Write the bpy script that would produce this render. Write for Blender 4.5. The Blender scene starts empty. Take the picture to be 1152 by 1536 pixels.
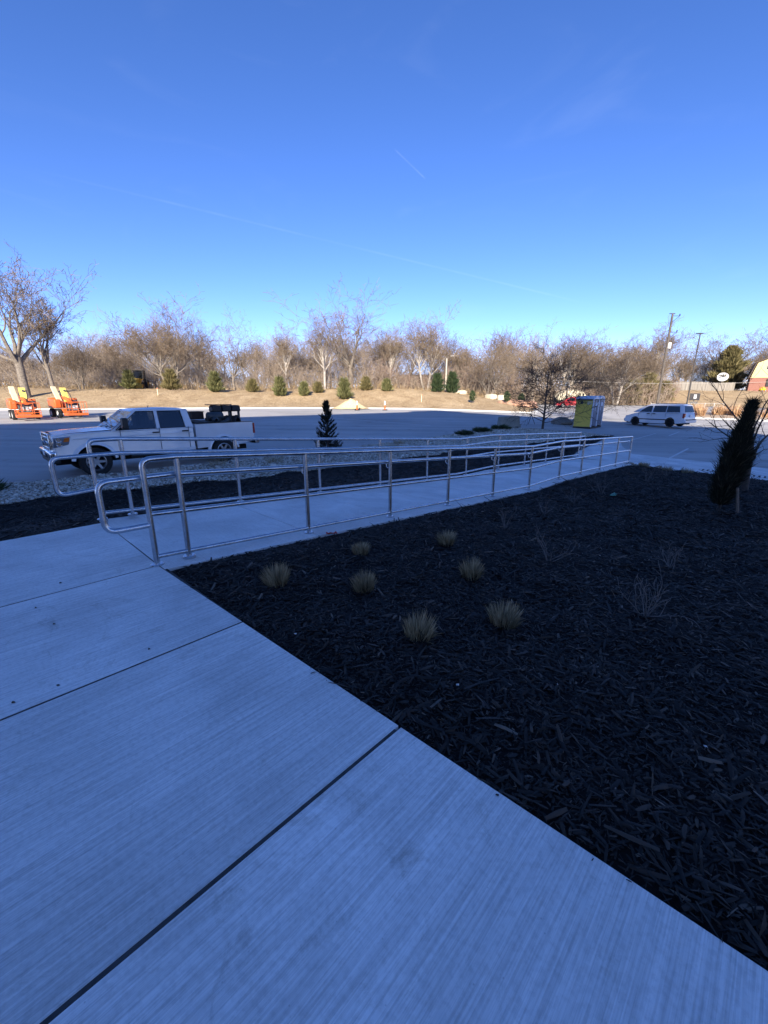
import bpy, bmesh, math, random
import numpy as np
from mathutils import Vector, Matrix
R = math.radians
scn = bpy.context.scene
C = scn.collection
# ------------------------------------------------------------------ camera
cam_d = bpy.data.cameras.new('camera')
cam = bpy.data.objects.new('camera', cam_d); C.objects.link(cam)
cam_d.sensor_fit = 'VERTICAL'; cam_d.sensor_height = 36.0; cam_d.sensor_width = 27.0
cam_d.lens = 36.0 * 612.0 / 1536.0
cam_d.clip_start = 0.05; cam_d.clip_end = 3000
cam.location = (0, 0, 1.6)
cam.rotation_euler = (R(90 - 15.61), 0, 0)
scn.camera = cam
scn.render.resolution_x = 768; scn.render.resolution_y = 1024
# ------------------------------------------------------------------ light
SUN_EL = 22.0; SUN_AZ = 185.7            # clockwise from +Y: behind the camera, a little to the left
w = bpy.data.worlds.new('World'); scn.world = w; w.use_nodes = True
nt = w.node_tree; nt.nodes.clear()
def nd(tree, typ, **k):
    n = tree.nodes.new(typ)
    for a, b in k.items(): setattr(n, a, b)
    return n
sky = nd(nt, 'ShaderNodeTexSky', sky_type='NISHITA', sun_disc=False, sun_elevation=R(SUN_EL), sun_rotation=R(SUN_AZ),
         altitude=100, air_density=0.6, dust_density=0.0, ozone_density=2.0)
hs = nd(nt, 'ShaderNodeHueSaturation'); hs.inputs['Saturation'].default_value = 1.2
tintn = nd(nt, 'ShaderNodeMix', data_type='RGBA', blend_type='MULTIPLY'); tintn.inputs['Factor'].default_value = 1; tintn.inputs['B'].default_value = (.99, .828, 1.04, 1)
nt.links.new(sky.outputs[0], hs.inputs['Color'])
bg = nd(nt, 'ShaderNodeBackground'); bg.inputs[1].default_value = 0.117
wo = nd(nt, 'ShaderNodeOutputWorld')
tc = nd(nt, 'ShaderNodeTexCoord')
def vdot(vec):
    n = nd(nt, 'ShaderNodeVectorMath', operation='DOT_PRODUCT'); n.inputs[1].default_value = vec
    nt.links.new(tc.outputs['Generated'], n.inputs[0]); return n.outputs['Value']
def mth(op, a, b=None, clamp=False):
    n = nd(nt, 'ShaderNodeMath', operation=op, use_clamp=clamp)
    for i, q in enumerate((a, b)):
        if q is None: continue
        if isinstance(q, (int, float)): n.inputs[i].default_value = q
        else: nt.links.new(q, n.inputs[i])
    return n.outputs[0]
def mrange(v, a, b, c=0.0, d=1.0):
    n = nd(nt, 'ShaderNodeMapRange', interpolation_type='SMOOTHSTEP')
    nt.links.new(v, n.inputs[0])
    for i, q in enumerate((a, b, c, d)): n.inputs[i + 1].default_value = q
    return n.outputs[0]
nz = nd(nt, 'ShaderNodeTexNoise'); nz.inputs['Scale'].default_value = 9; nz.inputs['Detail'].default_value = 5
nt.links.new(tc.outputs['Generated'], nz.inputs['Vector'])
nt.links.new(hs.outputs[0], tintn.inputs['A']); col_out = tintn.outputs['Result']
# vapour trails high in the sky: great circles between two directions of the dome
for d1, d2, wid, amt in (((-.581, .7373, .3448), (.4499, .8775, .1663), .0030, .012), ((.0171, .8977, .4403), (.0808, .9139, .3978), .0020, .03)):
    a, b = Vector(d1).normalized(), Vector(d2).normalized()
    n = a.cross(b).normalized(); m = (a + b).normalized(); half = a.angle(b) / 2
    tdir = (b - a).normalized()
    off = mth('ABSOLUTE', vdot(n))
    line = mrange(off, wid, 0.0002)
    ext = mth('ABSOLUTE', vdot(tdir))
    e = mrange(ext, math.sin(half) * 1.0, math.sin(half) * .72)
    brk = mrange(nz.outputs[0], .36, .6, .35, 1)
    f = mth('MULTIPLY', mth('MULTIPLY', line, e), mth('MULTIPLY', brk, amt), True)
    fm = mth('MULTIPLY', f, mrange(vdot(m), .2, .4))
    mx = nd(nt, 'ShaderNodeMix', data_type='RGBA')
    nt.links.new(fm, mx.inputs['Factor']); nt.links.new(col_out, mx.inputs['A']); mx.inputs['B'].default_value = (12, 13, 14, 1)
    col_out = mx.outputs['Result']
mpw = nd(nt, 'ShaderNodeMapping'); mpw.inputs['Scale'].default_value = (2.2, 1.0, 7.0); mpw.inputs['Rotation'].default_value = (.2, .5, .3)
nt.links.new(tc.outputs['Generated'], mpw.inputs[0])
nw = nd(nt, 'ShaderNodeTexNoise'); nw.inputs['Scale'].default_value = 1.6; nw.inputs['Detail'].default_value = 7; nw.inputs['Distortion'].default_value = 1.2
nt.links.new(mpw.outputs[0], nw.inputs['Vector'])
wis = mrange(nw.outputs[0], .55, .84, 0, .022)
mw = nd(nt, 'ShaderNodeMix', data_type='RGBA'); nt.links.new(wis, mw.inputs['Factor']); nt.links.new(col_out, mw.inputs['A']); mw.inputs['B'].default_value = (6, 6.5, 7, 1)
col_out = mw.outputs['Result']
nt.links.new(col_out, bg.inputs[0]); nt.links.new(bg.outputs[0], wo.inputs[0])
sd = bpy.data.lights.new('sun', 'SUN'); sun = bpy.data.objects.new('sun', sd); C.objects.link(sun)
sd.energy = 4.35; sd.angle = R(0.53); sd.color = (1.0, .89, .73)
to_sun = Vector((math.sin(R(SUN_AZ)) * math.cos(R(SUN_EL)), math.cos(R(SUN_AZ)) * math.cos(R(SUN_EL)), math.sin(R(SUN_EL))))
sun.rotation_euler = to_sun.to_track_quat('Z', 'Y').to_euler()
vs = scn.view_settings; vs.view_transform = 'Standard'; vs.look = 'None'; vs.exposure = 1.30; vs.gamma = 1.0; vs.use_curve_mapping = False
scn.display_settings.display_device = 'sRGB'
# ------------------------------------------------------------------ materials
MATS = {}
def mat(name, col, rough=.6, metal=0., var=0., scale=4., bump=0., bscale=60., col2=None, spec=.5, coat=0., stretch=None, detail=6, alpha=1., trans=0., emit=None):
    if name in MATS: return MATS[name]
    m = bpy.data.materials.new(name); m.use_nodes = True; t = m.node_tree
    b = t.nodes['Principled BSDF']
    b.inputs['Roughness'].default_value = rough; b.inputs['Metallic'].default_value = metal
    b.inputs['Specular IOR Level'].default_value = spec; b.inputs['Coat Weight'].default_value = coat
    b.inputs['Coat Roughness'].default_value = .06
    b.inputs['Base Color'].default_value = (*col, 1); b.inputs['Transmission Weight'].default_value = trans
    co = nd(t, 'ShaderNodeTexCoord'); src = co.outputs['Object']
    if stretch:
        mp = nd(t, 'ShaderNodeMapping'); mp.inputs['Scale'].default_value = stretch; t.links.new(src, mp.inputs[0]); src = mp.outputs[0]
    if var or col2:
        n = nd(t, 'ShaderNodeTexNoise'); n.inputs['Scale'].default_value = scale; n.inputs['Detail'].default_value = detail
        n.inputs['Roughness'].default_value = .65
        t.links.new(src, n.inputs['Vector'])
        r = nd(t, 'ShaderNodeValToRGB'); r.color_ramp.elements[0].position = .3; r.color_ramp.elements[1].position = .7
        lo = tuple(c * (1 - var) for c in col); hi = col2 or tuple(min(1, c * (1 + var)) for c in col)
        r.color_ramp.elements[0].color = (*lo, 1); r.color_ramp.elements[1].color = (*hi, 1)
        t.links.new(n.outputs[0], r.inputs[0]); t.links.new(r.outputs[0], b.inputs['Base Color'])
    if bump:
        n = nd(t, 'ShaderNodeTexNoise'); n.inputs['Scale'].default_value = bscale; n.inputs['Detail'].default_value = 4
        t.links.new(src, n.inputs['Vector'])
        bp = nd(t, 'ShaderNodeBump'); bp.inputs['Strength'].default_value = bump; bp.inputs['Distance'].default_value = .02
        t.links.new(n.outputs[0], bp.inputs['Height']); t.links.new(bp.outputs[0], b.inputs['Normal'])
    MATS[name] = m; return m
def tint_mat(name, stops, rough=.8, spec=.3):
    """colour from the per-vertex attribute 'tint' (each chip, stone or blade has its own)"""
    m = bpy.data.materials.new(name); m.use_nodes = True; t = m.node_tree; b = t.nodes['Principled BSDF']
    b.inputs['Roughness'].default_value = rough; b.inputs['Specular IOR Level'].default_value = spec
    a = nd(t, 'ShaderNodeAttribute', attribute_name='tint'); r = nd(t, 'ShaderNodeValToRGB')
    e = r.color_ramp.elements
    while len(e) < len(stops): e.new(.5)
    for i, (p, c) in enumerate(stops): e[i].position = p; e[i].color = (*c, 1)
    t.links.new(a.outputs['Fac'], r.inputs[0]); t.links.new(r.outputs[0], b.inputs['Base Color'])
    MATS[name] = m; return m
def concrete(name, col, lines=(1, 1, 1), amt=.5, dark=.75):
    """broom-finished concrete: fine drag lines, mottling, pits"""
    m = bpy.data.materials.new(name); m.use_nodes = True; t = m.node_tree; b = t.nodes['Principled BSDF']
    b.inputs['Roughness'].default_value = .85; b.inputs['Specular IOR Level'].default_value = .25
    co = nd(t, 'ShaderNodeTexCoord'); oi = nd(t, 'ShaderNodeObjectInfo')
    sh = nd(t, 'ShaderNodeVectorMath', operation='MULTIPLY_ADD'); sh.inputs[1].default_value = (7.3, 11.7, 3.1)
    t.links.new(oi.outputs['Random'], sh.inputs[0]); t.links.new(co.outputs['Object'], sh.inputs[2])
    def noise(scale, det, st=None, ro=.6, dist=0.):
        src = sh.outputs[0]
        if st:
            mp = nd(t, 'ShaderNodeMapping'); mp.inputs['Scale'].default_value = st; t.links.new(src, mp.inputs[0]); src = mp.outputs[0]
        n = nd(t, 'ShaderNodeTexNoise'); n.inputs['Scale'].default_value = scale; n.inputs['Detail'].default_value = det
        n.inputs['Roughness'].default_value = ro; n.inputs['Distortion'].default_value = dist
        t.links.new(src, n.inputs['Vector']); return n.outputs[0]
    def ramp(v, p0, c0, p1, c1):
        r = nd(t, 'ShaderNodeValToRGB'); e = r.color_ramp.elements
        e[0].position, e[1].position = p0, p1; e[0].color = (*c0, 1); e[1].color = (*c1, 1); t.links.new(v, r.inputs[0]); return r.outputs[0]
    def mul(a, bb, f=1.):
        n = nd(t, 'ShaderNodeMix', data_type='RGBA', blend_type='MULTIPLY'); n.inputs['Factor'].default_value = f
        t.links.new(a, n.inputs['A']); t.links.new(bb, n.inputs['B']); return n.outputs['Result']
    big = ramp(noise(1.1, 6, None, .6, .6), .34, tuple(c * dark for c in col), .64, tuple(min(1, c * 1.1) for c in col))
    ln = noise(1, 3, lines, .7)
    ln2 = noise(1, 2, tuple(q * .33 for q in lines), .7)
    big = mul(big, ramp(oi.outputs['Random'], 0, (.92, .92, .91), 1, (1.04, 1.04, 1.04)))
    c = mul(big, ramp(ln, .35, (.80, .80, .80), .6, (1.04, 1.04, 1.04)), amt)
    c = mul(c, ramp(ln2, .3, (.86, .86, .86), .62, (1.03, 1.03, 1.03)), amt)
    c = mul(c, ramp(noise(46, 5), .36, (.84, .84, .84), .55, (1.03, 1.03, 1.03)), .7)
    c = mul(c, ramp(noise(3.1, 7, None, .72, 1.2), .29, (.66, .64, .62), .37, (1, 1, 1)), .6)
    vo = nd(t, 'ShaderNodeTexVoronoi'); vo.inputs['Scale'].default_value = 24; t.links.new(co.outputs['Object'], vo.inputs['Vector'])
    vr = nd(t, 'ShaderNodeValToRGB'); e = vr.color_ramp.elements; e[0].position, e[1].position = .035, .075; e[0].color = (.5, .5, .5, 1); e[1].color = (1, 1, 1, 1)
    t.links.new(vo.outputs['Distance'], vr.inputs[0]); c = mul(c, vr.outputs[0], .5)
    scuff = ramp(noise(1.7, 8, None, .8, 2.5), .33, (.74, .73, .70), .43, (1, 1, 1)); c = mul(c, scuff, .7)
    t.links.new(c, b.inputs['Base Color'])
    bp = nd(t, 'ShaderNodeBump'); bp.inputs['Strength'].default_value = .55 * amt; bp.inputs['Distance'].default_value = .004
    t.links.new(ln, bp.inputs['Height'])
    bp2 = nd(t, 'ShaderNodeBump'); bp2.inputs['Strength'].default_value = .25; bp2.inputs['Distance'].default_value = .002
    t.links.new(noise(140, 3), bp2.inputs['Height']); t.links.new(bp.outputs[0], bp2.inputs['Normal'])
    t.links.new(bp2.outputs[0], b.inputs['Normal'])
    MATS[name] = m; return m
# ------------------------------------------------------------------ mesh helpers
def link(o, parent=None):
    C.objects.link(o)
    if parent is not None: o.parent = parent
    return o
def smooth_by_angle(me, ang=40):
    me.polygons.foreach_set('use_smooth', [True] * len(me.polygons))
    try: me.set_sharp_from_angle(angle=R(ang))
    except Exception: pass
class MB:
    def __init__(s): s.v = []; s.f = []
    def add(s, vs, fs):
        o = len(s.v); s.v += [tuple(q) for q in vs]; s.f += [tuple(o + i for i in f) for f in fs]; return s
    def box(s, c, d, rz=0., M=None, taper=1.):
        x, y, z = (q / 2 for q in d); vs = []
        for k in (-1, 1):
            q = taper if k > 0 else 1
            for a, b in ((-1, -1), (1, -1), (1, 1), (-1, 1)): vs.append(Vector((a * x * q, b * y * q, k * z)))
        if rz: vs = [Matrix.Rotation(rz, 3, 'Z') @ q for q in vs]
        if M is not None: vs = [M @ q for q in vs]
        vs = [q + Vector(c) for q in vs]
        return s.add(vs, [(3, 2, 1, 0), (4, 5, 6, 7), (0, 1, 5, 4), (1, 2, 6, 5), (2, 3, 7, 6), (3, 0, 4, 7)])
    def tube(s, pts, r, n=8, cap=True):
        pts = [Vector(p) for p in pts]; m = len(pts)
        rs = r if isinstance(r, (list, tuple)) else [r] * m
        ref = None; o = len(s.v)
        for i, p in enumerate(pts):
            d = pts[min(i + 1, m - 1)] - pts[max(i - 1, 0)]
            d = d.normalized() if d.length > 1e-9 else Vector((0, 0, 1))
            if ref is None:
                ref = d.orthogonal().normalized()
            ref = ref - d * ref.dot(d)
            ref = ref.normalized() if ref.length > 1e-6 else d.orthogonal().normalized()
            b = d.cross(ref)
            for k in range(n):
                a = 2 * math.pi * k / n
                q = p + (ref * math.cos(a) + b * math.sin(a)) * rs[i]; s.v.append((q.x, q.y, q.z))
        for i in range(m - 1):
            for k in range(n):
                a, b = o + i * n + k, o + i * n + (k + 1) % n
                s.f.append((a, b, b + n, a + n))
        if cap:
            s.f.append(tuple(o + k for k in reversed(range(n)))); s.f.append(tuple(o + (m - 1) * n + k for k in range(n)))
        return s
    def prism(s, poly, y0, y1, ax='y'):
        """2D outline (a,b) extruded along an axis: ax y -> (a,Y,b); ax x -> (X,a,b); ax z -> (a,b,Z)"""
        f = {'y': lambda a, b, q: (a, q, b), 'x': lambda a, b, q: (q, a, b), 'z': lambda a, b, q: (a, b, q)}[ax]
        n = len(poly); vs = [f(a, b, y0) for a, b in poly] + [f(a, b, y1) for a, b in poly]
        return s.add(vs, [tuple(range(n)), tuple(reversed(range(n, 2 * n)))] + [(i, i + n, (i + 1) % n + n, (i + 1) % n) for i in range(n)])
    def lathe(s, prof, n=24, M=None, closed=False):
        """profile (r, h) turned round z"""
        o = []
        for r, h in prof:
            for k in range(n):
                a = 2 * math.pi * k / n; q = Vector((r * math.cos(a), r * math.sin(a), h)); o.append(M @ q if M is not None else q)
        m = len(prof); fs = []
        for i in range(m - 1 + (1 if closed else 0)):
            for k in range(n):
                a, b = i * n + k, i * n + (k + 1) % n; j = ((i + 1) % m) * n
                fs.append((a, b, j + (k + 1) % n, j + k))
        return s.add(o, fs)
    def quad(s, a, b, c, d): return s.add([a, b, c, d], [(0, 1, 2, 3)])
    def build(s, name, m, parent=None, smooth=None, bevel=0., seg=2, bang=35, recalc=True, loc=None):
        me = bpy.data.meshes.new(name); me.from_pydata(s.v, [], s.f)
        if recalc:
            bm = bmesh.new(); bm.from_mesh(me); bmesh.ops.recalc_face_normals(bm, faces=bm.faces); bm.to_mesh(me); bm.free()
        me.materials.append(m if not isinstance(m, str) else MATS[m])
        if smooth: smooth_by_angle(me, smooth)
        o = link(bpy.data.objects.new(name, me), parent)
        if loc: o.location = loc
        if bevel:
            md = o.modifiers.new('bevel', 'BEVEL'); md.width = bevel; md.segments = seg; md.limit_method = 'ANGLE'; md.angle_limit = R(bang)
            md.harden_normals = False
            if not smooth: smooth_by_angle(me, 45)
        return o
def npmesh(name, verts, faces, m, parent=None, tint=None, smooth=False):
    """big meshes from numpy arrays (faces: k x 3 or k x 4)"""
    me = bpy.data.meshes.new(name); nv, nf, k = len(verts), len(faces), faces.shape[1]
    me.vertices.add(nv); me.vertices.foreach_set('co', np.ascontiguousarray(verts, dtype=np.float32).ravel())
    me.loops.add(nf * k); me.loops.foreach_set('vertex_index', np.ascontiguousarray(faces, dtype=np.int32).ravel())
    me.polygons.add(nf); me.polygons.foreach_set('loop_start', np.arange(0, nf * k, k, dtype=np.int32))
    me.polygons.foreach_set('loop_total', np.full(nf, k, dtype=np.int32))
    if smooth: me.polygons.foreach_set('use_smooth', np.ones(nf, dtype=bool))
    me.update(calc_edges=True); me.validate()
    if tint is not None:
        a = me.attributes.new('tint', 'FLOAT', 'POINT'); a.data.foreach_set('value', np.ascontiguousarray(tint, dtype=np.float32))
    me.materials.append(m if not isinstance(m, str) else MATS[m])
    return link(bpy.data.objects.new(name, me), parent)
def thing(name, label, cat, loc=(0, 0, 0), rz=0., group=None):
    o = bpy.data.objects.new(name, None); C.objects.link(o); o.empty_display_size = .2
    o.location = loc; o.rotation_euler = (0, 0, rz); o['label'] = label; o['category'] = cat
    if group: o['group'] = group
    return o
def tag(o, label, cat, group=None):
    o['label'] = label; o['category'] = cat
    if group: o['group'] = group
    return o
def kind(o, k): o['kind'] = k; return o
def copy_tree(o, parent=None):
    c = o.copy(); C.objects.link(c); c.parent = parent
    for ch in list(o.children): copy_tree(ch, c)
    return c
def fillet(pts, rad, n=6):
    pts = [Vector(p) for p in pts]; out = [pts[0]]
    for i in range(1, len(pts) - 1):
        a, b, c = pts[i - 1], pts[i], pts[i + 1]; d1 = (a - b); d2 = (c - b)
        ang = d1.angle(d2)
        if ang > R(172): out.append(b); continue
        q = min(rad / math.tan(ang / 2), d1.length * .49, d2.length * .49)
        p0, p1 = b + d1.normalized() * q, b + d2.normalized() * q
        for k in range(n + 1):
            u = k / n; out.append(p0 * (1 - u) ** 2 + b * 2 * u * (1 - u) + p1 * u * u)
    out.append(pts[-1]); return out
def interp(x, ks):
    if x <= ks[0][0]: return ks[0][1]
    for (a, b), (c, d) in zip(ks, ks[1:]):
        if x <= c: return b + (d - b) * (x - a) / (c - a)
    return ks[-1][1]
def sstep(x): x = min(1, max(0, x)); return x * x * (3 - 2 * x)
# ------------------------------------------------------------------ site grid: s along the ramp, t to its left
AX = R(46); UX, UY = math.cos(AX), math.sin(AX); RX0, RY0 = -2.26, 3.78; Q = 2 ** -.5
def xy(s, t): return (RX0 + s * UX - t * UY, RY0 + s * UY + t * UX)
def st(x, y): dx, dy = x - RX0, y - RY0; return (dx * UX + dy * UY, -dx * UY + dy * UX)
def lotz(x, y): return -.8 + .03 * ((y - x) * Q - 15.9) + .014 * ((x + y) * Q - 4.6)
RK = [(0, 0), (.3, 0), (8.4, -.56), (10.2, -.57), (17.4, -.915)]
def rampz(s): return interp(s, RK)
def P(s, t, z): x, y = xy(s, t); return Vector((x, y, z))
def lot3(s, t, dz=0.): x, y = xy(s, t); return Vector((x, y, lotz(x, y) + dz))
# ------------------------------------------------------------------ ground, lot, terrain
rng = random.Random(7); nr = np.random.default_rng(11)
def asphalt():
    m = bpy.data.materials.new('asphalt'); m.use_nodes = True; t = m.node_tree; b = t.nodes['Principled BSDF']
    b.inputs['Roughness'].default_value = .82; b.inputs['Specular IOR Level'].default_value = .3
    co = nd(t, 'ShaderNodeTexCoord')
    def noise(sc, det, stre=None, dist=0.):
        src = co.outputs['Object']
        if stre:
            mp = nd(t, 'ShaderNodeMapping'); mp.inputs['Scale'].default_value = stre; mp.inputs['Rotation'].default_value = (0, 0, R(-20)); t.links.new(src, mp.inputs[0]); src = mp.outputs[0]
        n = nd(t, 'ShaderNodeTexNoise'); n.inputs['Scale'].default_value = sc; n.inputs['Detail'].default_value = det; n.inputs['Distortion'].default_value = dist
        t.links.new(src, n.inputs['Vector']); return n.outputs[0]
    def ramp(v, p0, c0, p1, c1):
        r = nd(t, 'ShaderNodeValToRGB'); e = r.color_ramp.elements
        e[0].position, e[1].position = p0, p1; e[0].color = (*c0, 1); e[1].color = (*c1, 1); t.links.new(v, r.inputs[0]); return r.outputs[0]
    def mul(a, bb, f=1.):
        n = nd(t, 'ShaderNodeMix', data_type='RGBA', blend_type='MULTIPLY'); n.inputs['Factor'].default_value = f
        t.links.new(a, n.inputs['A']); t.links.new(bb, n.inputs['B']); return n.outputs['Result']
    c = ramp(noise(.16, 6, None, .5), .3, (.38, .372, .352), .7, (.51, .495, .465))
    c = mul(c, ramp(noise(1, 4, (.05, 1.1, 1)), .35, (.78, .78, .78), .62, (1.08, 1.08, 1.08)), .8)
    c = mul(c, ramp(noise(60, 3), .3, (.75, .75, .75), .7, (1.15, 1.15, 1.15)), .6)
    c = mul(c, ramp(noise(.7, 7, None, 1.5), .30, (.68, .68, .68), .40, (1, 1, 1)), .6)
    t.links.new(c, b.inputs['Base Color'])
    bp = nd(t, 'ShaderNodeBump'); bp.inputs['Strength'].default_value = .4; bp.inputs['Distance'].default_value = .006
    t.links.new(noise(160, 3), bp.inputs['Height']); t.links.new(bp.outputs[0], b.inputs['Normal'])
    MATS['asphalt'] = m
asphalt()
concrete('slab_concrete', (.78, .78, .76), (3.0, 150, 150), 1.0, .84)
concrete('ramp_concrete', (.78, .78, .76), (90, 3, 90), .35, .84)
concrete('pad_concrete', (.68, .68, .66), (40, 3, 40), .3, .78)
mat('kerb_concrete', (.66, .65, .62), .85, var=.1, scale=2, bump=.2)
mat('joint_dark', (.05, .05, .052), .95, var=.3, scale=20)
mat('line_paint', (.62, .62, .60), .7, var=.25, scale=9)
def grass_mat():
    m = bpy.data.materials.new('dead_lawn'); m.use_nodes = True; t = m.node_tree; b = t.nodes['Principled BSDF']
    b.inputs['Roughness'].default_value = .95; b.inputs['Specular IOR Level'].default_value = .1
    co = nd(t, 'ShaderNodeTexCoord')
    def noise(sc, det, stre=None, dist=0.):
        src = co.outputs['Object']
        if stre:
            mp = nd(t, 'ShaderNodeMapping'); mp.inputs['Scale'].default_value = stre; t.links.new(src, mp.inputs[0]); src = mp.outputs[0]
        n = nd(t, 'ShaderNodeTexNoise'); n.inputs['Scale'].default_value = sc; n.inputs['Detail'].default_value = det; n.inputs['Distortion'].default_value = dist
        n.inputs['Roughness'].default_value = .7
        t.links.new(src, n.inputs['Vector']); return n.outputs[0]
    r = nd(t, 'ShaderNodeValToRGB'); e = r.color_ramp.elements
    e[0].position, e[1].position = .28, .72; e[0].color = (.34, .235, .13, 1); e[1].color = (.64, .49, .30, 1)
    t.links.new(noise(.55, 8, (1, .5, 1), .6), r.inputs[0])
    r2 = nd(t, 'ShaderNodeValToRGB'); e = r2.color_ramp.elements
    e[0].position, e[1].position = .38, .58; e[0].color = (.72, .70, .66, 1); e[1].color = (1.05, 1.05, 1.05, 1)
    t.links.new(noise(4.5, 5), r2.inputs[0])
    n = nd(t, 'ShaderNodeMix', data_type='RGBA', blend_type='MULTIPLY'); n.inputs['Factor'].default_value = .9
    t.links.new(r.outputs[0], n.inputs['A']); t.links.new(r2.outputs[0], n.inputs['B']); t.links.new(n.outputs['Result'], b.inputs['Base Color'])
    bp = nd(t, 'ShaderNodeBump'); bp.inputs['Strength'].default_value = .8; bp.inputs['Distance'].default_value = .25
    t.links.new(noise(2.6, 6), bp.inputs['Height']); t.links.new(bp.outputs[0], b.inputs['Normal'])
    MATS['dead_lawn'] = m
grass_mat()
KERB = [(-240, 8), (-70, 35), (-45, 41), (-29.7, 45.6), (-14.35, 50.6), (-5, 52.3), (3.75, 52.8), (11.4, 50.0), (16.6, 47.4), (19.2, 53), (21.5, 66), (25, 74.5), (45, 70.5), (60, 66), (110, 58), (260, 50)]
def rise(x): return interp(x, [(-200, 1.6), (-30, 1.6), (-10, 1.8), (4, 2.2), (10, 1.8), (17, .9), (24, .5), (32, 1.5), (60, 2.1), (100, 2.2), (250, 2)])
def tz(x, y, yc):
    d = y - yc; yy = min(y, 110 + (y - 110) * .08)
    bumpy = .10 * math.sin(x * .21 + y * .13) * sstep(d / 8) + .07 * math.sin(x * .53 - y * .37 + 1) * sstep(d / 6)
    L = 17 if x < 22 else 26
    return lotz(min(x, 60 + (x - 60) * .3), yy) + .11 + rise(x) * sstep(d / L) + bumpy
def kerb_y(x): return interp(x, KERB)
def ground_z(x, y):
    return tz(x, y, kerb_y(x)) if y > kerb_y(x) else lotz(x, y)
xs = []
for (a, b), (c, d) in zip(KERB, KERB[1:]):
    n = max(1, int(math.hypot(c - a, d - b) / 1.6)) if abs(a) < 120 else 12
    xs += [a + (c - a) * i / n for i in range(n)]
xs.append(KERB[-1][0])
rows = [0, .3, .8, 1.5, 2.4, 3.5, 5, 6.5, 8, 10, 12, 14.5, 17, 20, 24, 29, 35, 44, 56, 75, 110, 170, 280, 460, 800]
mb = MB(); nx = len(xs)
for d in rows:
    for x in xs:
        y = kerb_y(x); mb.v.append((x, y + d, tz(x, y + d, y) if d < 300 else tz(x, y + 200, y) + (d - 280) * .004))
for j in range(len(rows) - 1):
    for i in range(nx - 1):
        a = j * nx + i; mb.f.append((a, a + 1, a + 1 + nx, a + nx))
terrain = kind(mb.build('lawn_terrain', 'dead_lawn', smooth=60), 'structure')
# one big base sheet out to the horizon, below everything
kind(MB().quad((-1500, -1500, -4.5), (1500, -1500, -4.5), (1500, 1500, -4.5), (-1500, 1500, -4.5)).build('ground', 'dead_lawn'), 'structure')
# asphalt: one plane (it drains towards the building), bounded by the far kerb
pl = [(x, kerb_y(x), lotz(x, kerb_y(x))) for x in xs] + [(260, -120, lotz(260, -120)), (-240, -120, lotz(-240, -120))]
lot = kind(MB().add(pl, [tuple(range(len(pl)))]).build('parking_lot', 'asphalt'), 'structure')
# far kerb: pale raised kerb and gutter along the lot, cast in lengths
kroot = kind(MB().box((0, 60, -6), (.1, .1, .1)).build('far_kerb', 'kerb_concrete'), 'structure')
def kerb_run(pts, parent, wtop=.22, gut=.55, h=.13, step=3.0):
    dense = []
    for a, b in zip(pts, pts[1:]):
        n = max(1, round((Vector(b) - Vector(a)).length / step)); dense += [Vector(a).lerp(Vector(b), i / n) for i in range(n)]
    dense.append(Vector(pts[-1]))
    for a, b in zip(dense, dense[1:]):
        d = (b - a).normalized(); nrm = Vector((d.y, -d.x)); m = MB()
        a2, b2 = a + d * .006, b - d * .006
        prof = [(-wtop, -.15), (-wtop, h), (-.03, h), (0, h - .03), (.02, .02), (gut, .006), (gut, -.15)]
        vs = [(q.x + nrm.x * o, q.y + nrm.y * o, lotz(q.x, q.y) + z) for q in (a2, b2) for o, z in prof]; k = len(prof)
        m.add(vs, [tuple(range(k)), tuple(reversed(range(k, 2 * k)))] + [(i, i + k, (i + 1) % k + k, (i + 1) % k) for i in range(k)])
        m.build('kerb_stone', 'kerb_concrete', parent)
kerb_run([(x, y) for x, y in KERB[2:9]] + [(18.3, 50.2), (19.0, 53), (20.2, 60)], kroot)
# ------------------------------------------------------------------ sidewalk slabs (s < 0) and ramp slabs
def slab(corners, top, thick, m, parent, bev=.008, name='slab'):
    """corners in (s,t); top: z or function of s"""
    f = top if callable(top) else (lambda s: top)
    vs = [P(s, t, f(s)) for s, t in corners] + [P(s, t, f(s) - thick) for s, t in corners]; n = len(corners)
    o = MB().add(vs, [tuple(range(n)), tuple(reversed(range(n, 2 * n)))] + [(i, (i + 1) % n, (i + 1) % n + n, i + n) for i in range(n)]).build(name, m, parent, bevel=bev, seg=3)
    return o
def local(o):
    """move the object's frame to the site grid so that drag lines follow the joints"""
    M = Matrix.Translation((RX0, RY0, 0)) @ Matrix.Rotation(AX, 4, 'Z')
    o.data.transform(M.inverted()); o.matrix_basis = M; return o
walk = kind(local(slab([(-9, 2.05), (-.02, 2.05), (.2, -7.6), (-9, -7.6)], -.0018, .15, 'joint_dark', None, 0, 'sidewalk')), 'structure')
G = .0085
def s_edge(t): return max(0., -t - .06) * .043 - .005
for t0, t1 in ((2.06, -.03), (-.03, -1.62), (-1.62, -3.13), (-3.13, -4.66), (-4.66, -6.2), (-6.2, -7.7)):
    for s0, s1 in ((-.005, -5.2), (-5.2, -9)):
        e0 = s_edge(t0) if s0 > -.1 else s0 - G; e1 = s_edge(t1) if s0 > -.1 else s0 - G
        o = local(slab([(s1 + G, t0 - G), (e0, t0 - G), (e1, t1 + G), (s1 + G, t1 + G)], 0, .11, 'slab_concrete', None, .003))
        o.parent = walk; o.matrix_parent_inverse = walk.matrix_basis.inverted()
ramp = kind(local(slab([(0, 2.24), (17.4, 2.24), (17.4, -.18), (0, -.18)], lambda s: rampz(s) - (.12 if s < 1 else .28), .3, 'joint_dark', None, 0, 'ramp')), 'structure')
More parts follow.
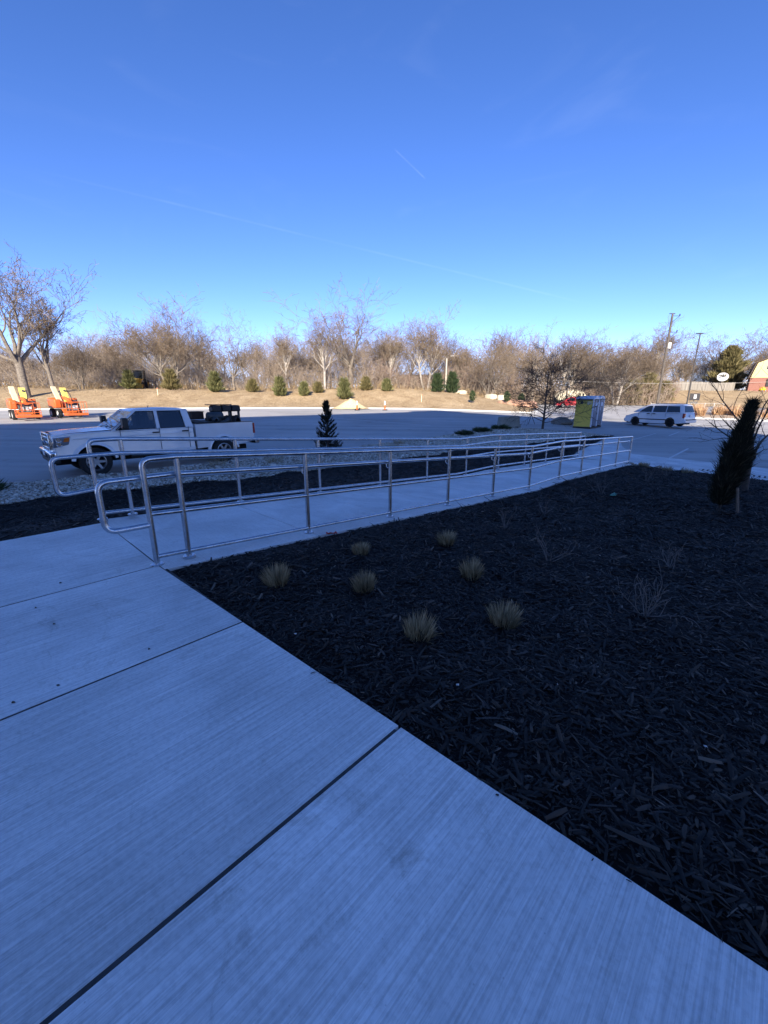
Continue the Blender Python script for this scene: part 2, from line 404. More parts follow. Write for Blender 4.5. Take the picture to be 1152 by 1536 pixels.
cuts = [0, 1.86, 3.5, 5.1, 6.75, 8.4, 10.2, 12.0, 13.8, 15.6, 17.4]
for a, b in zip(cuts, cuts[1:]):
    o = local(slab([(a + .006, 2.24), (b - .006, 2.24), (b - .006, -.18), (a + .006, -.18)], rampz, .34, 'ramp_concrete', None, .005))
    o.parent = ramp; o.matrix_parent_inverse = ramp.matrix_basis.inverted()
    if a > 0:
        o = local(slab([(a - .012, 2.23), (a + .012, 2.23), (a + .012, -.17), (a - .012, -.17)], lambda q: rampz(a) - .007, .05, 'joint_dark', None, 0, 'joint_filler')); o.parent = ramp; o.matrix_parent_inverse = ramp.matrix_basis.inverted()
# landing pad, flared walk and concrete apron at the foot of the ramp
def sheet(name, poly, m, dz):
    vs = [lot3(s, t, dz) for s, t in poly]; return kind(MB().add(vs, [tuple(range(len(vs)))]).build(name, m), 'structure')
sheet('concrete_apron', [(17.41, -.6), (17.0, -14), (20.35, -14), (20.35, .6), (22.6, 1.6), (27.4, 3.1), (25.2, 3.25), (21.8, 2.9), (19.2, 2.6), (17.41, 2.24)], 'pad_concrete', .006)
# ------------------------------------------------------------------ planting beds
def noise2(x, y, k=1.): return math.sin(x * 2.1 * k + 1.3 * math.sin(y * 1.7 * k)) * math.cos(y * 2.4 * k + math.sin(x * 1.3 * k))
def bed_z(s, t):
    x, y = xy(s, t); base = rampz(max(s, 0)) - .035
    if s > 14.5: base = max(base, lotz(x, y) + .05)
    edge = min(1, max(0, s) / .5, max(0, -t - .18) / .5, max(0, 17.0 - s) / .8)
    return base + edge * (.035 + .022 * noise2(s, t) + .015 * noise2(s, t, 2.7))
mulch_m = mat('mulch_soil', (.008, .007, .0065), .9, var=.5, scale=14, bump=1.0, bscale=45, spec=.2)
def bed_mesh(name, S, T, zf, m):
    mb = MB(); n = len(T[0])
    for i, s in enumerate(S):
        for t in T[i]: mb.v.append(P(s, t, zf(s, t)))
    for i in range(len(S) - 1):
        for j in range(n - 1): a = i * n + j; mb.f.append((a, a + 1, a + 1 + n, a + n))
    return kind(mb.build(name, m, smooth=70), 'structure')
def bed_end(t): return interp(-t, [(0, 16.9), (2, 16.2), (4.2, 15.8), (7, 15.6), (16, 15.6)])
mb = MB(); NS, NT = 90, 80
for j in range(NT + 1):
    t = -.17 - 14.0 * (j / NT) ** 1.5
    s1 = bed_end(t); s0 = s_edge(t) - .03
    for i in range(NS + 1):
        s = s0 + (s1 - s0) * i / NS
        mb.v.append(P(s, t, bed_z(s, t)))
for j in range(NT):
    for i in range(NS): a = j * (NS + 1) + i; mb.f.append((a, a + 1, a + NS + 2, a + NS + 1))
kind(mb.build('mulch_bed', mulch_m, smooth=70), 'structure')
INN = [(-14, 2.02), (-.05, 2.02), (0, 2.22), (17.4, 2.22), (19.2, 2.6), (21.8, 2.9), (25.2, 3.25), (27.4, 3.3)]
MID = [(-14, 9.7), (-.74, 9.1), (.42, 9.0), (1.13, 8.9), (3.67, 8.1), (6.1, 7.4), (8.1, 7.2), (9.65, 6.75), (12.7, 6.4), (15.2, 6.35), (18.3, 5.3), (23.9, 4.6), (27.4, 3.35)]
OUT = [(-14, 12.8), (-.5, 12.0), (1.64, 11.4), (5, 11.1), (7.3, 10.8), (13.3, 10.5), (20.4, 10.4), (25.6, 10.6), (27.4, 8.6)]
def lbed_z(s, t):
    x, y = xy(s, t); z0 = rampz(max(0, s)) - .03; ti = interp(s, INN); k = sstep((t - ti) / 5.2)
    z1 = lotz(x, y) + .05
    return max(z0 * (1 - k) + z1 * k, z1) + .02 * noise2(s, t) * min(1, (t - ti) / .5) + .012 * noise2(s, t, 2.6) * min(1, (t - ti) / .5)
def wob(s): return .10 * math.sin(s * 2.3) + .07 * math.sin(s * 5.1 + 1)
Sg = [-14 + 41.4 * i / 160 for i in range(161)]
bed_mesh('ramp_side_bed', Sg, [[interp(s, INN) + (interp(s, MID) + wob(s) - interp(s, INN)) * j / 24 for j in range(25)] for s in Sg], lbed_z, mulch_m)
gbase = mat('gravel_bed', (.10, .095, .085), .95, var=.4, scale=20, bump=.8, bscale=30)
def gz(s, t): 
    k = min(1, (interp(s, OUT) - t) / .25); return lbed_z(s, t) + .015 * k - .05 * (1 - k)
bed_mesh('gravel_strip', Sg, [[interp(s, MID) + wob(s) + (interp(s, OUT) - interp(s, MID) - wob(s)) * j / 16 for j in range(17)] for s in Sg], gz, gbase)
# stony edging at the lot end of the planted bed
# ---- loose mulch: every shred is its own little ridge-backed sliver
tint_mat('mulch_shreds', [(0, (.006, .005, .004)), (.55, (.017, .0135, .011)), (.85, (.034, .026, .019)), (.97, (.068, .052, .038)), (1, (.16, .13, .10))], .68, .38)
def shreds(name, pts, lens, seed):
    g = np.random.default_rng(seed); n = len(pts)
    yaw = g.uniform(0, 2 * np.pi, n); pit = g.normal(0, .22, n); rol = g.normal(0, .5, n)
    L = lens * g.lognormal(0, .62, n); W = np.clip(L * g.uniform(.10, .34, n), .0025, .02); Hh = W * g.uniform(.2, .5, n)
    d = np.stack([np.cos(yaw) * np.cos(pit), np.sin(yaw) * np.cos(pit), np.sin(pit)], 1)
    sv = np.stack([-np.sin(yaw) * np.cos(rol), np.cos(yaw) * np.cos(rol), np.sin(rol)], 1); up = np.cross(d, sv)
    c = pts.copy(); c[:, 2] += g.uniform(-.004, .018, n) + np.abs(np.sin(pit)) * L * .25
    bend = g.normal(0, .12, n)[:, None] * sv * L[:, None]
    a = c - d * L[:, None] / 2; b = c + d * L[:, None] / 2 + bend
    V = np.stack([a - sv * W[:, None] * .35, a + sv * W[:, None] * .35, b + sv * W[:, None] * .3, b - sv * W[:, None] * .3,
                  c - sv * W[:, None] * .5 + bend * .3, c + sv * W[:, None] * .5 + bend * .3, c + up * Hh[:, None] + bend * .3], 1).reshape(-1, 3)
    F = np.array([(0, 4, 6), (0, 6, 1), (1, 6, 5), (4, 3, 6), (3, 2, 6), (2, 5, 6)])
    Fa = (F[None] + (np.arange(n) * 7)[:, None, None]).reshape(-1, 3)
    return kind(npmesh(name, V, Fa, 'mulch_shreds', tint=np.repeat(g.uniform(0, 1, n) ** 1.3, 7)), 'stuff')
def in_bed(n_try, dmin, dmax, seed):
    g = np.random.default_rng(seed); out = []
    x = g.uniform(-3, 13, n_try); y = g.uniform(.2, 17, n_try)
    dx, dy = x - RX0, y - RY0; s = dx * UX + dy * UY; t = -dx * UY + dy * UX
    dist = np.hypot(x, y); be = np.interp(-t, [0, 2, 4.2, 7, 16], [16.9, 16.2, 15.8, 15.6, 15.6])
    edge = .03 * np.sin(t * 9) + .02
    ok = (s > np.maximum(0, -t - .06) * .043 + .012) & (t < -.2 + edge) & (s < be) & (dist > dmin) & (dist < dmax) & (np.abs(x) < y * 1.02 + 1.2)
    s, t, x, y = s[ok], t[ok], x[ok], y[ok]
    z = np.array([bed_z(a, b) for a, b in zip(s, t)])
    return np.stack([x, y, z], 1)
shreds('mulch_shreds', in_bed(1450000, 0, 3.4, 1), .026, 2)['label'] = 'fine black mulch shreds on the near bed'
shreds('mulch_shreds', in_bed(560000, 3.4, 6.5, 3), .038, 4)
shreds('mulch_shreds', in_bed(220000, 6.5, 18, 5), .075, 6)
# a little mulch kicked onto the edge of the walk
g_ = np.random.default_rng(15); n_ = 90; t_ = -g_.uniform(.1, 7, n_); s_ = np.array([s_edge(q) for q in t_]) + .02 - np.abs(g_.normal(0, .02, n_))
shreds('mulch_spill', np.array([P(a, b, .004) for a, b in zip(s_, t_)]), .018, 16)
def in_left(n, seed, lo, hi):
    g = np.random.default_rng(seed); s = g.uniform(-5, 27, n); u = g.uniform(0, 1, n)
    a = np.array([interp(q, lo) + (wob(q) if lo is MID else 0) for q in s]); b = np.array([interp(q, hi) + (wob(q) if hi is MID else 0) for q in s])
    keep = g.uniform(0, 1, n) < (b - a) / 7.3; s, t = s[keep], (a + (b - a) * u)[keep]
    if lo is INN: ok = t > np.array([interp(q, INN) for q in s]) + .06; s, t = s[ok], t[ok]
    return s, t
s_, t_ = in_left(70000, 21, INN, MID)
shreds('mulch_shreds', np.array([(*xy(a, b), lbed_z(a, b)) for a, b in zip(s_, t_)]), .09, 22)
# ---- river gravel
tint_mat('river_stones', [(0, (.18, .15, .11)), (.35, (.38, .33, .26)), (.7, (.56, .51, .42)), (1, (.76, .72, .63))], .8, .3)
ICO = None
def stones(name, pts, size, seed):
    g = np.random.default_rng(seed); n = len(pts)
    ph = (1 + 5 ** .5) / 2
    iv = np.array([(-1, ph, 0), (1, ph, 0), (-1, -ph, 0), (1, -ph, 0), (0, -1, ph), (0, 1, ph), (0, -1, -ph), (0, 1, -ph), (ph, 0, -1), (ph, 0, 1), (-ph, 0, -1), (-ph, 0, 1)]) / math.sqrt(1 + ph * ph)
    fi = np.array([(0, 11, 5), (0, 5, 1), (0, 1, 7), (0, 7, 10), (0, 10, 11), (1, 5, 9), (5, 11, 4), (11, 10, 2), (10, 7, 6), (7, 1, 8), (3, 9, 4), (3, 4, 2), (3, 2, 6), (3, 6, 8), (3, 8, 9), (4, 9, 5), (2, 4, 11), (6, 2, 10), (8, 6, 7), (9, 8, 1)])
    sz = size * g.lognormal(0, .35, n); sc = np.stack([sz * g.uniform(.8, 1.4, n), sz * g.uniform(.6, 1, n), sz * g.uniform(.4, .75, n)], 1)
    v = iv[None] * g.uniform(.8, 1.15, (n, 12, 1)) * sc[:, None]
    yaw = g.uniform(0, 2 * np.pi, n); cy, sy = np.cos(yaw)[:, None], np.sin(yaw)[:, None]
    tl = g.normal(0, .35, n)[:, None]
    x = v[:, :, 0] * cy - v[:, :, 1] * sy; y = v[:, :, 0] * sy + v[:, :, 1] * cy; z = v[:, :, 2] + tl * v[:, :, 0]
    V = np.stack([x, y, z], 2) + pts[:, None] + np.stack([np.zeros(n), np.zeros(n), sz * .25], 1)[:, None]
    F = (fi[None] + (np.arange(n) * 12)[:, None, None]).reshape(-1, 3)
    return kind(npmesh(name, V.reshape(-1, 3), F, 'river_stones', tint=np.repeat(g.uniform(0, 1, n), 12), smooth=True), 'stuff')
s_, t_ = in_left(150000, 31, MID, OUT)
stones('river_gravel', np.array([(*xy(a, b), gz(a, b)) for a, b in zip(s_, t_)]), .027, 32)
g_ = np.random.default_rng(5); t_ = -g_.uniform(0, 11, 1500); s_ = np.array([bed_end(q) for q in t_]) + g_.uniform(-.08, .55, 1500)
stones('edge_gravel', np.array([lot3(a, b, .01) for a, b in zip(s_, t_)]), .05, 33)

# ------------------------------------------------------------------ the building whose shade covers the lot (stands behind the viewer)
mat('facade_panel', (.72, .72, .72), .8, var=.08, scale=1.5, bump=.1)
mat('dark_glass', (.012, .014, .017), .06, spec=.9)
mat('coping_metal', (.25, .25, .26), .4, metal=.6)
BH = 25.2; bld = thing('clinic_building', 'tall grey panelled building standing behind the sidewalk', 'building', (.3, -12.9, -1.4))
fp = [(0, 0), (19.3, -18.6), (0, -44), (-46.5, -29.4)]
MB().prism(fp, 0, BH + 1.4, 'z').build('wall', 'facade_panel', bld)
MB().prism([(0.1, .12), (19.5, -18.6), (19.0, -18.8), (-.1, -.5), (-46.6, -29.9), (-46.7, -29.4)], BH + 1.405, BH + 1.46, 'z').build('coping', 'coping_metal', bld)
MB().prism([(-.15, -.15), (2.3, -3.0), (-.2, -5.0), (-3.6, -2.4)], BH + 1.47, BH + 2.2, 'z').build('raised_parapet', 'facade_panel', bld)
ux, uy = -.845, -.535
for fl in range(6):
    for k in range(11):
        if fl == 0 and k < 1: continue
        a0 = 2.2 + k * 4.6; z = 2.2 + fl * 4.0; m = MB()
        c = Vector((ux * (a0 + 1.1), uy * (a0 + 1.1), z + 1.1))
        m.box(c, (2.2, .12, 2.2), rz=math.atan2(uy, ux)); o = m.build('window', 'dark_glass', bld)
# ------------------------------------------------------------------ railings
def galv():
    m = mat('galvanised_pipe', (.50, .52, .55), .27, metal=1., var=.22, scale=9, bump=.08, bscale=120, stretch=(1, 1, 1)); return m
galv()
PR = .0275
def railing(name, label, t0, posts, inner, loop_lo, loop_hi, zoff, mat_=None):
    root = thing(name, label, 'railing', (*xy(0, t0), 0))
    ox, oy = xy(0, t0)
    def L(s, t, z): x, y = xy(s, t0 + t); return (x - ox, y - oy, z + zoff)
    send = posts[-1]
    brk = [s for s, _ in RK if .35 < s < send]
    def path(h, t, a, b): return [L(q, t, rampz(q) + h) for q in [a] + [x for x in brk if a < x < b] + [b]]
    # top rail bends down into the first post
    top = fillet([L(0, 0, -.02), L(0, 0, 1.045)] + path(1.045, 0, .3, send), .085)
    MB().tube(top, PR, 12).build('top_rail', 'galvanised_pipe', root, smooth=50)
    for h, nm in ((.52, 'middle_rail'), (.085, 'bottom_rail')):
        MB().tube(path(h, 0, 0, send), PR * .9, 12).build(nm, 'galvanised_pipe', root, smooth=50)
    # grab rail on brackets towards the ramp, with a closed return loop at each end
    g = .085 * inner; hh = .865
    a, b = loop_lo, loop_hi
    pts = [L(0, 0, .415), L(a, 0 + g * .9, .40), L(a, g, hh)] + path(hh, g, .3, send)
    if b: pts += [L(send + b, g, rampz(send) + hh), L(send + b, g, rampz(send) + .45), L(send, 0, rampz(send) + .46)]
    MB().tube(fillet(pts, .10), PR, 12).build('grab_rail', 'galvanised_pipe', root, smooth=50)
    for s in posts:
        z = rampz(s)
        if s > 0:
            po = MB().tube([L(s, 0, z - .02), L(s, 0, z + 1.03)], PR, 12).build('post', 'galvanised_pipe', root, smooth=50)
        else:
            po = None
        bp = MB(); c = L(s, 0, z)
        bp.lathe([(0, .014), (.055, .014), (.062, .008), (.062, -.02)], 16, Matrix.Translation(c))
        bp.build('base_flange', 'galvanised_pipe', po or root, smooth=40)
        if s > .2:
            br = fillet([L(s, .01 * inner, z + hh - .085), L(s, g * .9, z + hh - .085), L(s, g, z + hh - .01)], .05)
            MB().tube(br, .008, 8).build('bracket', 'galvanised_pipe', po, smooth=50)
    return root
railing('handrail', 'galvanised pipe railing on the near side of the ramp, beside the mulch bed', 0, [0, .31, 1.83, 3.39, 4.95, 6.6, 8.35, 10.2, 11.9, 13.7, 15.5, 17.3], 1, -.36, 0, 0)
railing('handrail', 'galvanised pipe railing on the far side of the ramp, backed by gravel', 2.1, [0, .36, 1.96, 3.62, 5.3, 7.0, 8.8, 10.65, 12.5, 14.3, 16.0, 17.75], -1, -.42, .35, .035)
# ------------------------------------------------------------------ bare wood generator
mat('bark_grey', (.13, .11, .09), .9, var=.35, scale=8, bump=.6, bscale=25, col2=(.26, .225, .19))
mat('bark_pale', (.30, .27, .235), .85, var=.3, scale=3, col2=(.50, .46, .41), bump=.3, bscale=15)
mat('twigs_brown', (.165, .125, .092), .95, var=.25, scale=.6, col2=(.25, .198, .15), spec=.05)
mat('twigs_dark', (.045, .035, .03), .9, var=.4, scale=6)
mat('bark_dark', (.06, .05, .043), .9, var=.4, scale=12, bump=.6, bscale=40)
def grow(g, p, d, L, r, lvl, out, spec):
    n = spec['seg'][lvl]; pts = [p]; rs = [r]; q = p.copy(); dd = d.copy()
    for i in range(n):
        dd = (dd + Vector((g.gauss(0, 1), g.gauss(0, 1), g.gauss(0, 1))) * spec['wob'][lvl] + Vector((0, 0, 1)) * spec['up'][lvl]).normalized()
        q = q + dd * (L / n); pts.append(q.copy()); rs.append(r * (1 - (1 - spec['tip'][lvl]) * (i + 1) / n))
    out.append((lvl, pts, rs))
    if lvl + 1 >= len(spec['seg']): return
    k = spec['kids'][lvl]; k = k + g.choice((-1, 0, 0, 1)) if k > 3 else k
    ga = g.uniform(0, 6.28)
    for j in range(k):
        last = j < spec['fork'][lvl]
        u = 1. if last else spec['lo'][lvl] + (1 - spec['lo'][lvl]) * ((j + .5) / k) ** .9
        x = u * n; i0 = min(int(x), n - 1); fr = x - i0
        bp = pts[i0].lerp(pts[i0 + 1], fr); br = rs[i0] + (rs[i0 + 1] - rs[i0]) * fr
        bd = (pts[i0 + 1] - pts[i0]).normalized()
        ga += 2.4 + g.uniform(-.5, .5)
        o = bd.orthogonal().normalized(); o = (o * math.cos(ga) + bd.cross(o) * math.sin(ga))
        an = R(g.uniform(*spec['ang'][lvl])) * (.7 if last else 1)
        nd_ = (bd * math.cos(an) + o * math.sin(an)).normalized()
        nl = L * spec['len'][lvl] * g.uniform(.7, 1.2) * (1.0 if last else (1.15 - .45 * u))
        grow(g, bp, nd_, nl, max(br * g.uniform(*spec['rad']), spec['rmin']), lvl + 1, out, spec)
OAK = dict(seg=[4, 7, 6, 5, 3, 2], wob=[.05, .10, .13, .16, .2, .28], up=[.02, .075, .07, .05, .03, .02], tip=[.85, .22, .22, .28, .4, .6], kids=[7, 8, 6, 4, 2], fork=[3, 1, 1, 1, 1],
           lo=[.6, .22, .2, .2, .2], ang=[(24, 62), (28, 52), (28, 52), (28, 55), (25, 60)], len=[2.05, .62, .58, .55, .6], rad=(.46, .66), rmin=.016)
OAK0 = dict(OAK, kids=[7, 7, 5, 4, 2], wob=[.05, .12, .16, .2, .24, .3], len=[2.0, .60, .58, .56, .6])
TALL = dict(OAK, kids=[13, 7, 5, 4, 2], fork=[2, 1, 1, 1, 1], lo=[.3, .25, .25, .2, .2], ang=[(18, 38), (22, 42), (26, 48), (30, 55), (25, 60)], up=[.02, .10, .08, .05, .03, .02], len=[.55, .6, .6, .6, .6])
SYC = dict(OAK, kids=[9, 8, 5, 4, 2], fork=[2, 1, 1, 1, 1], lo=[.38, .24, .22, .2, .2], ang=[(18, 44), (24, 46), (26, 50), (30, 55), (25, 60)], up=[.03, .09, .08, .05, .03, .02], len=[1.05, .60, .60, .58, .6])
SCRUB = dict(seg=[4, 6, 4, 3, 2], wob=[.10, .12, .16, .2, .26], up=[.04, .08, .05, .04, .03], tip=[.7, .3, .3, .4, .6], kids=[7, 7, 5, 3], fork=[3, 1, 1, 1], lo=[.12, .15, .2, .2],
             ang=[(15, 48), (22, 50), (26, 55), (25, 60)], len=[1.5, .58, .58, .58], rad=(.48, .66), rmin=.013)
def wood_mesh(seed, spec, trunkL, r, stems=1, lean=.0):
    g = random.Random(seed); out = []
    for k in range(stems):
        a = g.uniform(0, 6.28); sp = lean + (.28 if stems > 1 else 0)
        d = Vector((math.cos(a) * sp, math.sin(a) * sp, 1)).normalized()
        grow(g, Vector((math.cos(a) * .3 * (stems > 1), math.sin(a) * .3 * (stems > 1), -.25)), d, trunkL * g.uniform(.85, 1.1), r, 0, out, spec)
    return out
def wood_objs(out, split, trunk_m, crown_m, smin=3):
    tr, cr = MB(), MB(); SID = [8, 6, 5, 3, 3, 3]
    for lvl, pts, rs in out:
        (tr if lvl <= split else cr).tube(pts, rs, SID[lvl], cap=False)
    return tr, cr
def make_tree(name, label, seed, spec, trunkL, r, trunk_m, crown_m, stems=1, lean=0., split=2, group=None, cat='tree'):
    out = wood_objs(wood_mesh(seed, spec, trunkL, r, stems, lean), split, trunk_m, crown_m)
    root = thing(name, label, cat, group=group)
    out[0].build('trunk', trunk_m, root, smooth=60, recalc=False); out[1].build('crown', crown_m, root, recalc=False)
    zs = [v[2] for v in out[1].v]; root['h'] = max(zs); return root
PROT = {}
for i, (sp, tl, r, tm, stems) in enumerate(((OAK0, 3.3, .29, 'bark_grey', 1), (SYC, 5.2, .25, 'bark_pale', 1), (SYC, 4.8, .23, 'bark_grey', 1), (OAK, 2.6, .19, 'bark_grey', 2), (SYC, 4.5, .16, 'bark_pale', 2), (SCRUB, 2.2, .08, 'bark_grey', 4), (TALL, 6.5, .17, 'bark_pale', 1), (OAK0, 3.0, .24, 'bark_grey', 1))):
    PROT[i] = make_tree('bare_tree', 'x', 40 + i, sp, tl, r, tm, 'twigs_brown', stems)
used = set()
def put_tree(proto, x, y, height, label, group=None, rz=None, name='bare_tree', wide=1.0, sink=0.):
    src = PROT[proto]; h0 = src['h']
    o = src if proto not in used else copy_tree(src); used.add(proto)
    k = height / h0; o.scale = (k * wide, k * wide, k); o.location = (x, y, ground_z(x, y) - .05 - sink)
    o.rotation_euler = (0, 0, rng.uniform(0, 6.28) if rz is None else rz)
    o['label'] = label; o['category'] = 'tree'; o.name = name
    if group: o['group'] = group
    elif 'group' in o: del o['group']
    return o
# (x, y, height, prototype, label): the trees one can tell apart
def TX(u, Y): return (u - 576) / 612 * (Y * .963 + .3)
NAMED = [
 (44, 51, 19.0, 0, 'tallest bare tree at the far left, thick trunk behind the orange lifts', 1.15),
 (86, 54, 16.2, 2, 'slender bare tree right of the thick trunk at the far left', .8),
 (128, 66, 8.6, 5, 'short many-stemmed bare tree left of the yellow tractor', 1),
 (178, 76, 9.6, 3, 'low rounded bare tree behind the evergreen beside the tractor', 1.2),
 (262, 67, 15.2, 3, 'wide fork-trunked bare tree behind the white truck cab', 1.2),
 (306, 74, 13.4, 1, 'pale upright bare tree right of the fork-trunked one', .9),
 (354, 72, 13.4, 7, 'bare tree with fan-shaped top above the equipment in the truck bed', 1.0),
 (430, 76, 12.0, 6, 'thin pale twin-stemmed bare tree between two broad crowns', 1),
 (488, 69, 14.0, 1, 'tall bare tree with a pale trunk left of the broadest crown', .9),
 (528, 73, 15.8, 0, 'broadest rounded bare crown, in the middle of the tree line', 1.15),
 (585, 78, 11.0, 6, 'bare tree just right of the broadest crown', 1),
 (638, 74, 13.4, 4, 'tall wispy pale bare tree near the wooden post', 1.0),
 (690, 78, 11.8, 2, 'bare tree standing behind the two dark spruces', 1),
 (732, 70, 10.4, 5, 'reddish leaning many-stemmed tree right of the power post', 1.3),
 (798, 74, 13.8, 1, 'white-trunked bare tree behind the young dark tree', 1.15),
 (846, 80, 13.4, 4, 'bare twin-stemmed tree behind the portable toilets', 1.0),
 (884, 78, 13.4, 7, 'bare tree rising above the portable toilets', 1.1),
 (924, 72, 10.5, 4, 'white-barked spreading tree left of the tall utility pole', 1.3),
 (968, 84, 13.2, 3, 'bushy bare tree behind the tall utility pole', 1.1),
 (1012, 112, 15.4, 7, 'bare tree between the two poles', 1.0),
 (1070, 108, 17.0, 0, 'dense dark oak behind the big cedar', 1.2),
 (1122, 120, 17.0, 3, 'bare crown rising left of the yellow house roof', 1.2),
]
for u, Y, h, pr, lab, wd in NAMED: put_tree(pr, TX(u, Y), Y, h, lab, None, None, 'bare_tree', wd)
DEEP = ['behind the orange lifts', 'behind the yellow tractor', 'behind the wide fork-trunked tree', 'above the truck cargo', 'around the broadest crown', 'left of the wooden post', 'behind the limestone blocks', 'behind the portable toilets', 'around the utility pole', 'behind the fence and house']
ORD = ['first', 'second', 'third', 'fourth', 'fifth', 'sixth', 'seventh', 'eighth', 'ninth', 'tenth', 'eleventh', 'twelfth']
US = sorted(-10 + k * 18.7 + rng.uniform(-12, 12) for k in range(64)); cnt = {}
for k in range(64):
    bi = min(9, max(0, int(US[k] / 116))); cnt[bi] = cnt.get(bi, -1) + 1
    u = US[k]; _ = -10 + k * 18.7 + rng.uniform(-12, 12); Y = rng.uniform(80, 112) if u < 985 else rng.uniform(110, 130); pr = rng.choice((1, 2, 3, 4, 5, 6, 7, 6))
    h = rng.uniform(7.0, 13.5) * (min(Y, 105) / 82) * (.8 if u < 220 else 1)
    put_tree(pr, TX(u, Y), Y, h, ORD[cnt[bi]] + ' from the left of the deep leafless trees ' + DEEP[bi], 'trees deep in the tree line', None, 'bare_tree', rng.uniform(.9, 1.3))
for src in PROT.values():
    if 'h' in src: pass
# brush: dense stems under and behind the trees, nobody could count them
def brush(name, n, xr, yr, hr, seed, m, keep=None):
    g = np.random.default_rng(seed); V = []; F = []; c = 0
    for i in range(n):
        u = g.uniform(*xr); Y = g.uniform(*yr); x = TX(u, Y)
        if keep and not keep(u, Y): continue
        z = ground_z(x, Y) - .1; h = g.uniform(*hr) * (.75 + .35 * math.sin(u * .035 + 1.7) * math.sin(u * .013)) ; lean = g.normal(0, .28, 2)
        base = np.array([x, Y, z]); tip = base + np.array([lean[0] * h, lean[1] * h, h])
        seg = [(base, tip, .034)]
        for j in range(int(g.integers(5, 9))):
            a = base + (tip - base) * g.uniform(.2, .95); dl = h * g.uniform(.18, .42); d = g.normal(0, 1, 3); d[2] = abs(d[2]) * .8 + .3
            b = a + d / np.linalg.norm(d) * dl; seg.append((a, b, .021))
            for q in range(2):
                a2 = a + (b - a) * g.uniform(.3, .9); d2 = d + g.normal(0, .8, 3); seg.append((a2, a2 + d2 / np.linalg.norm(d2) * dl * .5, .015))
        for a, b, r in seg:
            ax = b - a; s1 = np.cross(ax, [0.3, 1, .2]); s1 = s1 / (np.linalg.norm(s1) + 1e-9) * r; s2 = np.cross(ax, s1); s2 = s2 / (np.linalg.norm(s2) + 1e-9) * r
            V += [a + s1, a - s1 * .5 + s2 * .87, a - s1 * .5 - s2 * .87, b]
            F += [(c, c + 1, c + 3), (c + 1, c + 2, c + 3), (c + 2, c, c + 3)]; c += 4
    o = kind(npmesh(name, np.array(V), np.array(F), m), 'stuff'); return o
mat('brush_grey', (.29, .228, .172), .95, var=.3, scale=.35, col2=(.46, .375, .295), spec=.1)
mat('brush_red', (.28, .185, .14), .9, var=.3, scale=.4, col2=(.36, .26, .2))
brush('thicket', 3400, (-60, 1000), (70, 82), (2.2, 5.4), 61, 'brush_grey')['label'] = 'grey bare thicket under the tree line'
brush('thicket', 4800, (-60, 985), (84, 105), (5.5, 11.5), 62, 'brush_grey')
brush('thicket', 700, (560, 780), (74, 80), (2.0, 6.5), 63, 'brush_red')
brush('thicket', 600, (860, 1010), (72, 82), (1.5, 5.5), 64, 'brush_red')
brush('thicket', 1300, (975, 1230), (110, 130), (3, 8.0), 66, 'brush_grey')
brush('dry_weeds', 900, (-40, 770), (67.5, 71), (.5, 1.5), 65, 'dead_lawn')
mat('tuft_straw', (.50, .38, .22), .95, var=.3, scale=.5, col2=(.68, .54, .34)); mat('tuft_brown', (.26, .19, .11), .95, var=.3, scale=.5)
brush('lawn_tufts', 1300, (-40, 770), (54, 68), (.10, .26), 67, 'tuft_straw'); brush('lawn_tufts', 900, (-40, 770), (54, 69), (.10, .30), 68, 'tuft_brown'); brush('lawn_tufts', 700, (960, 1180), (76, 96), (.10, .26), 69, 'tuft_straw')
# ------------------------------------------------------------------ vehicle helpers
mat('white_paint', (.74, .74, .75), .26, coat=.7, var=.09, scale=1.4, col2=(.80, .80, .80), detail=9)
mat('van_paint', (.60, .61, .63), .3, coat=.5, var=.04, scale=2)
mat('chrome', (.72, .73, .75), .14, metal=1)
mat('black_plastic', (.012, .012, .013), .5)
mat('tyre_rubber', (.016, .016, .017), .85, bump=.2, bscale=80)
mat('rim_alloy', (.42, .43, .45), .35, metal=.8)
mat('under_dark', (.006, .006, .007), .9)
mat('lamp_clear', (.42, .45, .50), .08, coat=1, metal=.6)
mat('lamp_amber', (.65, .16, .02), .15, coat=1)
mat('lamp_red', (.32, .012, .012), .15, coat=1)
mat('emblem_blue', (.01, .03, .14), .25, coat=1)
mat('plate_white', (.65, .66, .68), .4)
mat('seat_grey', (.05, .05, .055), .9)
mat('seam_dark', (.03, .03, .034), .8)
def glass_mat(name, tint, amt):
    m = bpy.data.materials.new(name); m.use_nodes = True; t = m.node_tree; t.nodes.remove(t.nodes['Principled BSDF'])
    tr = nd(t, 'ShaderNodeBsdfTransparent'); tr.inputs[0].default_value = (*tint, 1)
    gl = nd(t, 'ShaderNodeBsdfGlossy'); gl.inputs['Roughness'].default_value = .02; gl.inputs[0].default_value = (.9, .95, 1, 1)
    fr = nd(t, 'ShaderNodeFresnel'); fr.inputs[0].default_value = 1.5
    ad = nd(t, 'ShaderNodeMath', operation='ADD', use_clamp=True); ad.inputs[1].default_value = amt; t.links.new(fr.outputs[0], ad.inputs[0])
    mx = nd(t, 'ShaderNodeMixShader'); t.links.new(ad.outputs[0], mx.inputs[0]); t.links.new(tr.outputs[0], mx.inputs[1]); t.links.new(gl.outputs[0], mx.inputs[2])
    t.links.new(mx.outputs[0], t.nodes['Material Output'].inputs[0]); MATS[name] = m
glass_mat('car_glass', (.5, .55, .58), .05)
glass_mat('tint_glass', (.06, .07, .08), .04)
def arc(cx, cz, r, a0, a1, n=12): return [(cx + r * math.cos(R(a0 + (a1 - a0) * i / n)), cz + r * math.sin(R(a0 + (a1 - a0) * i / n))) for i in range(n + 1)]
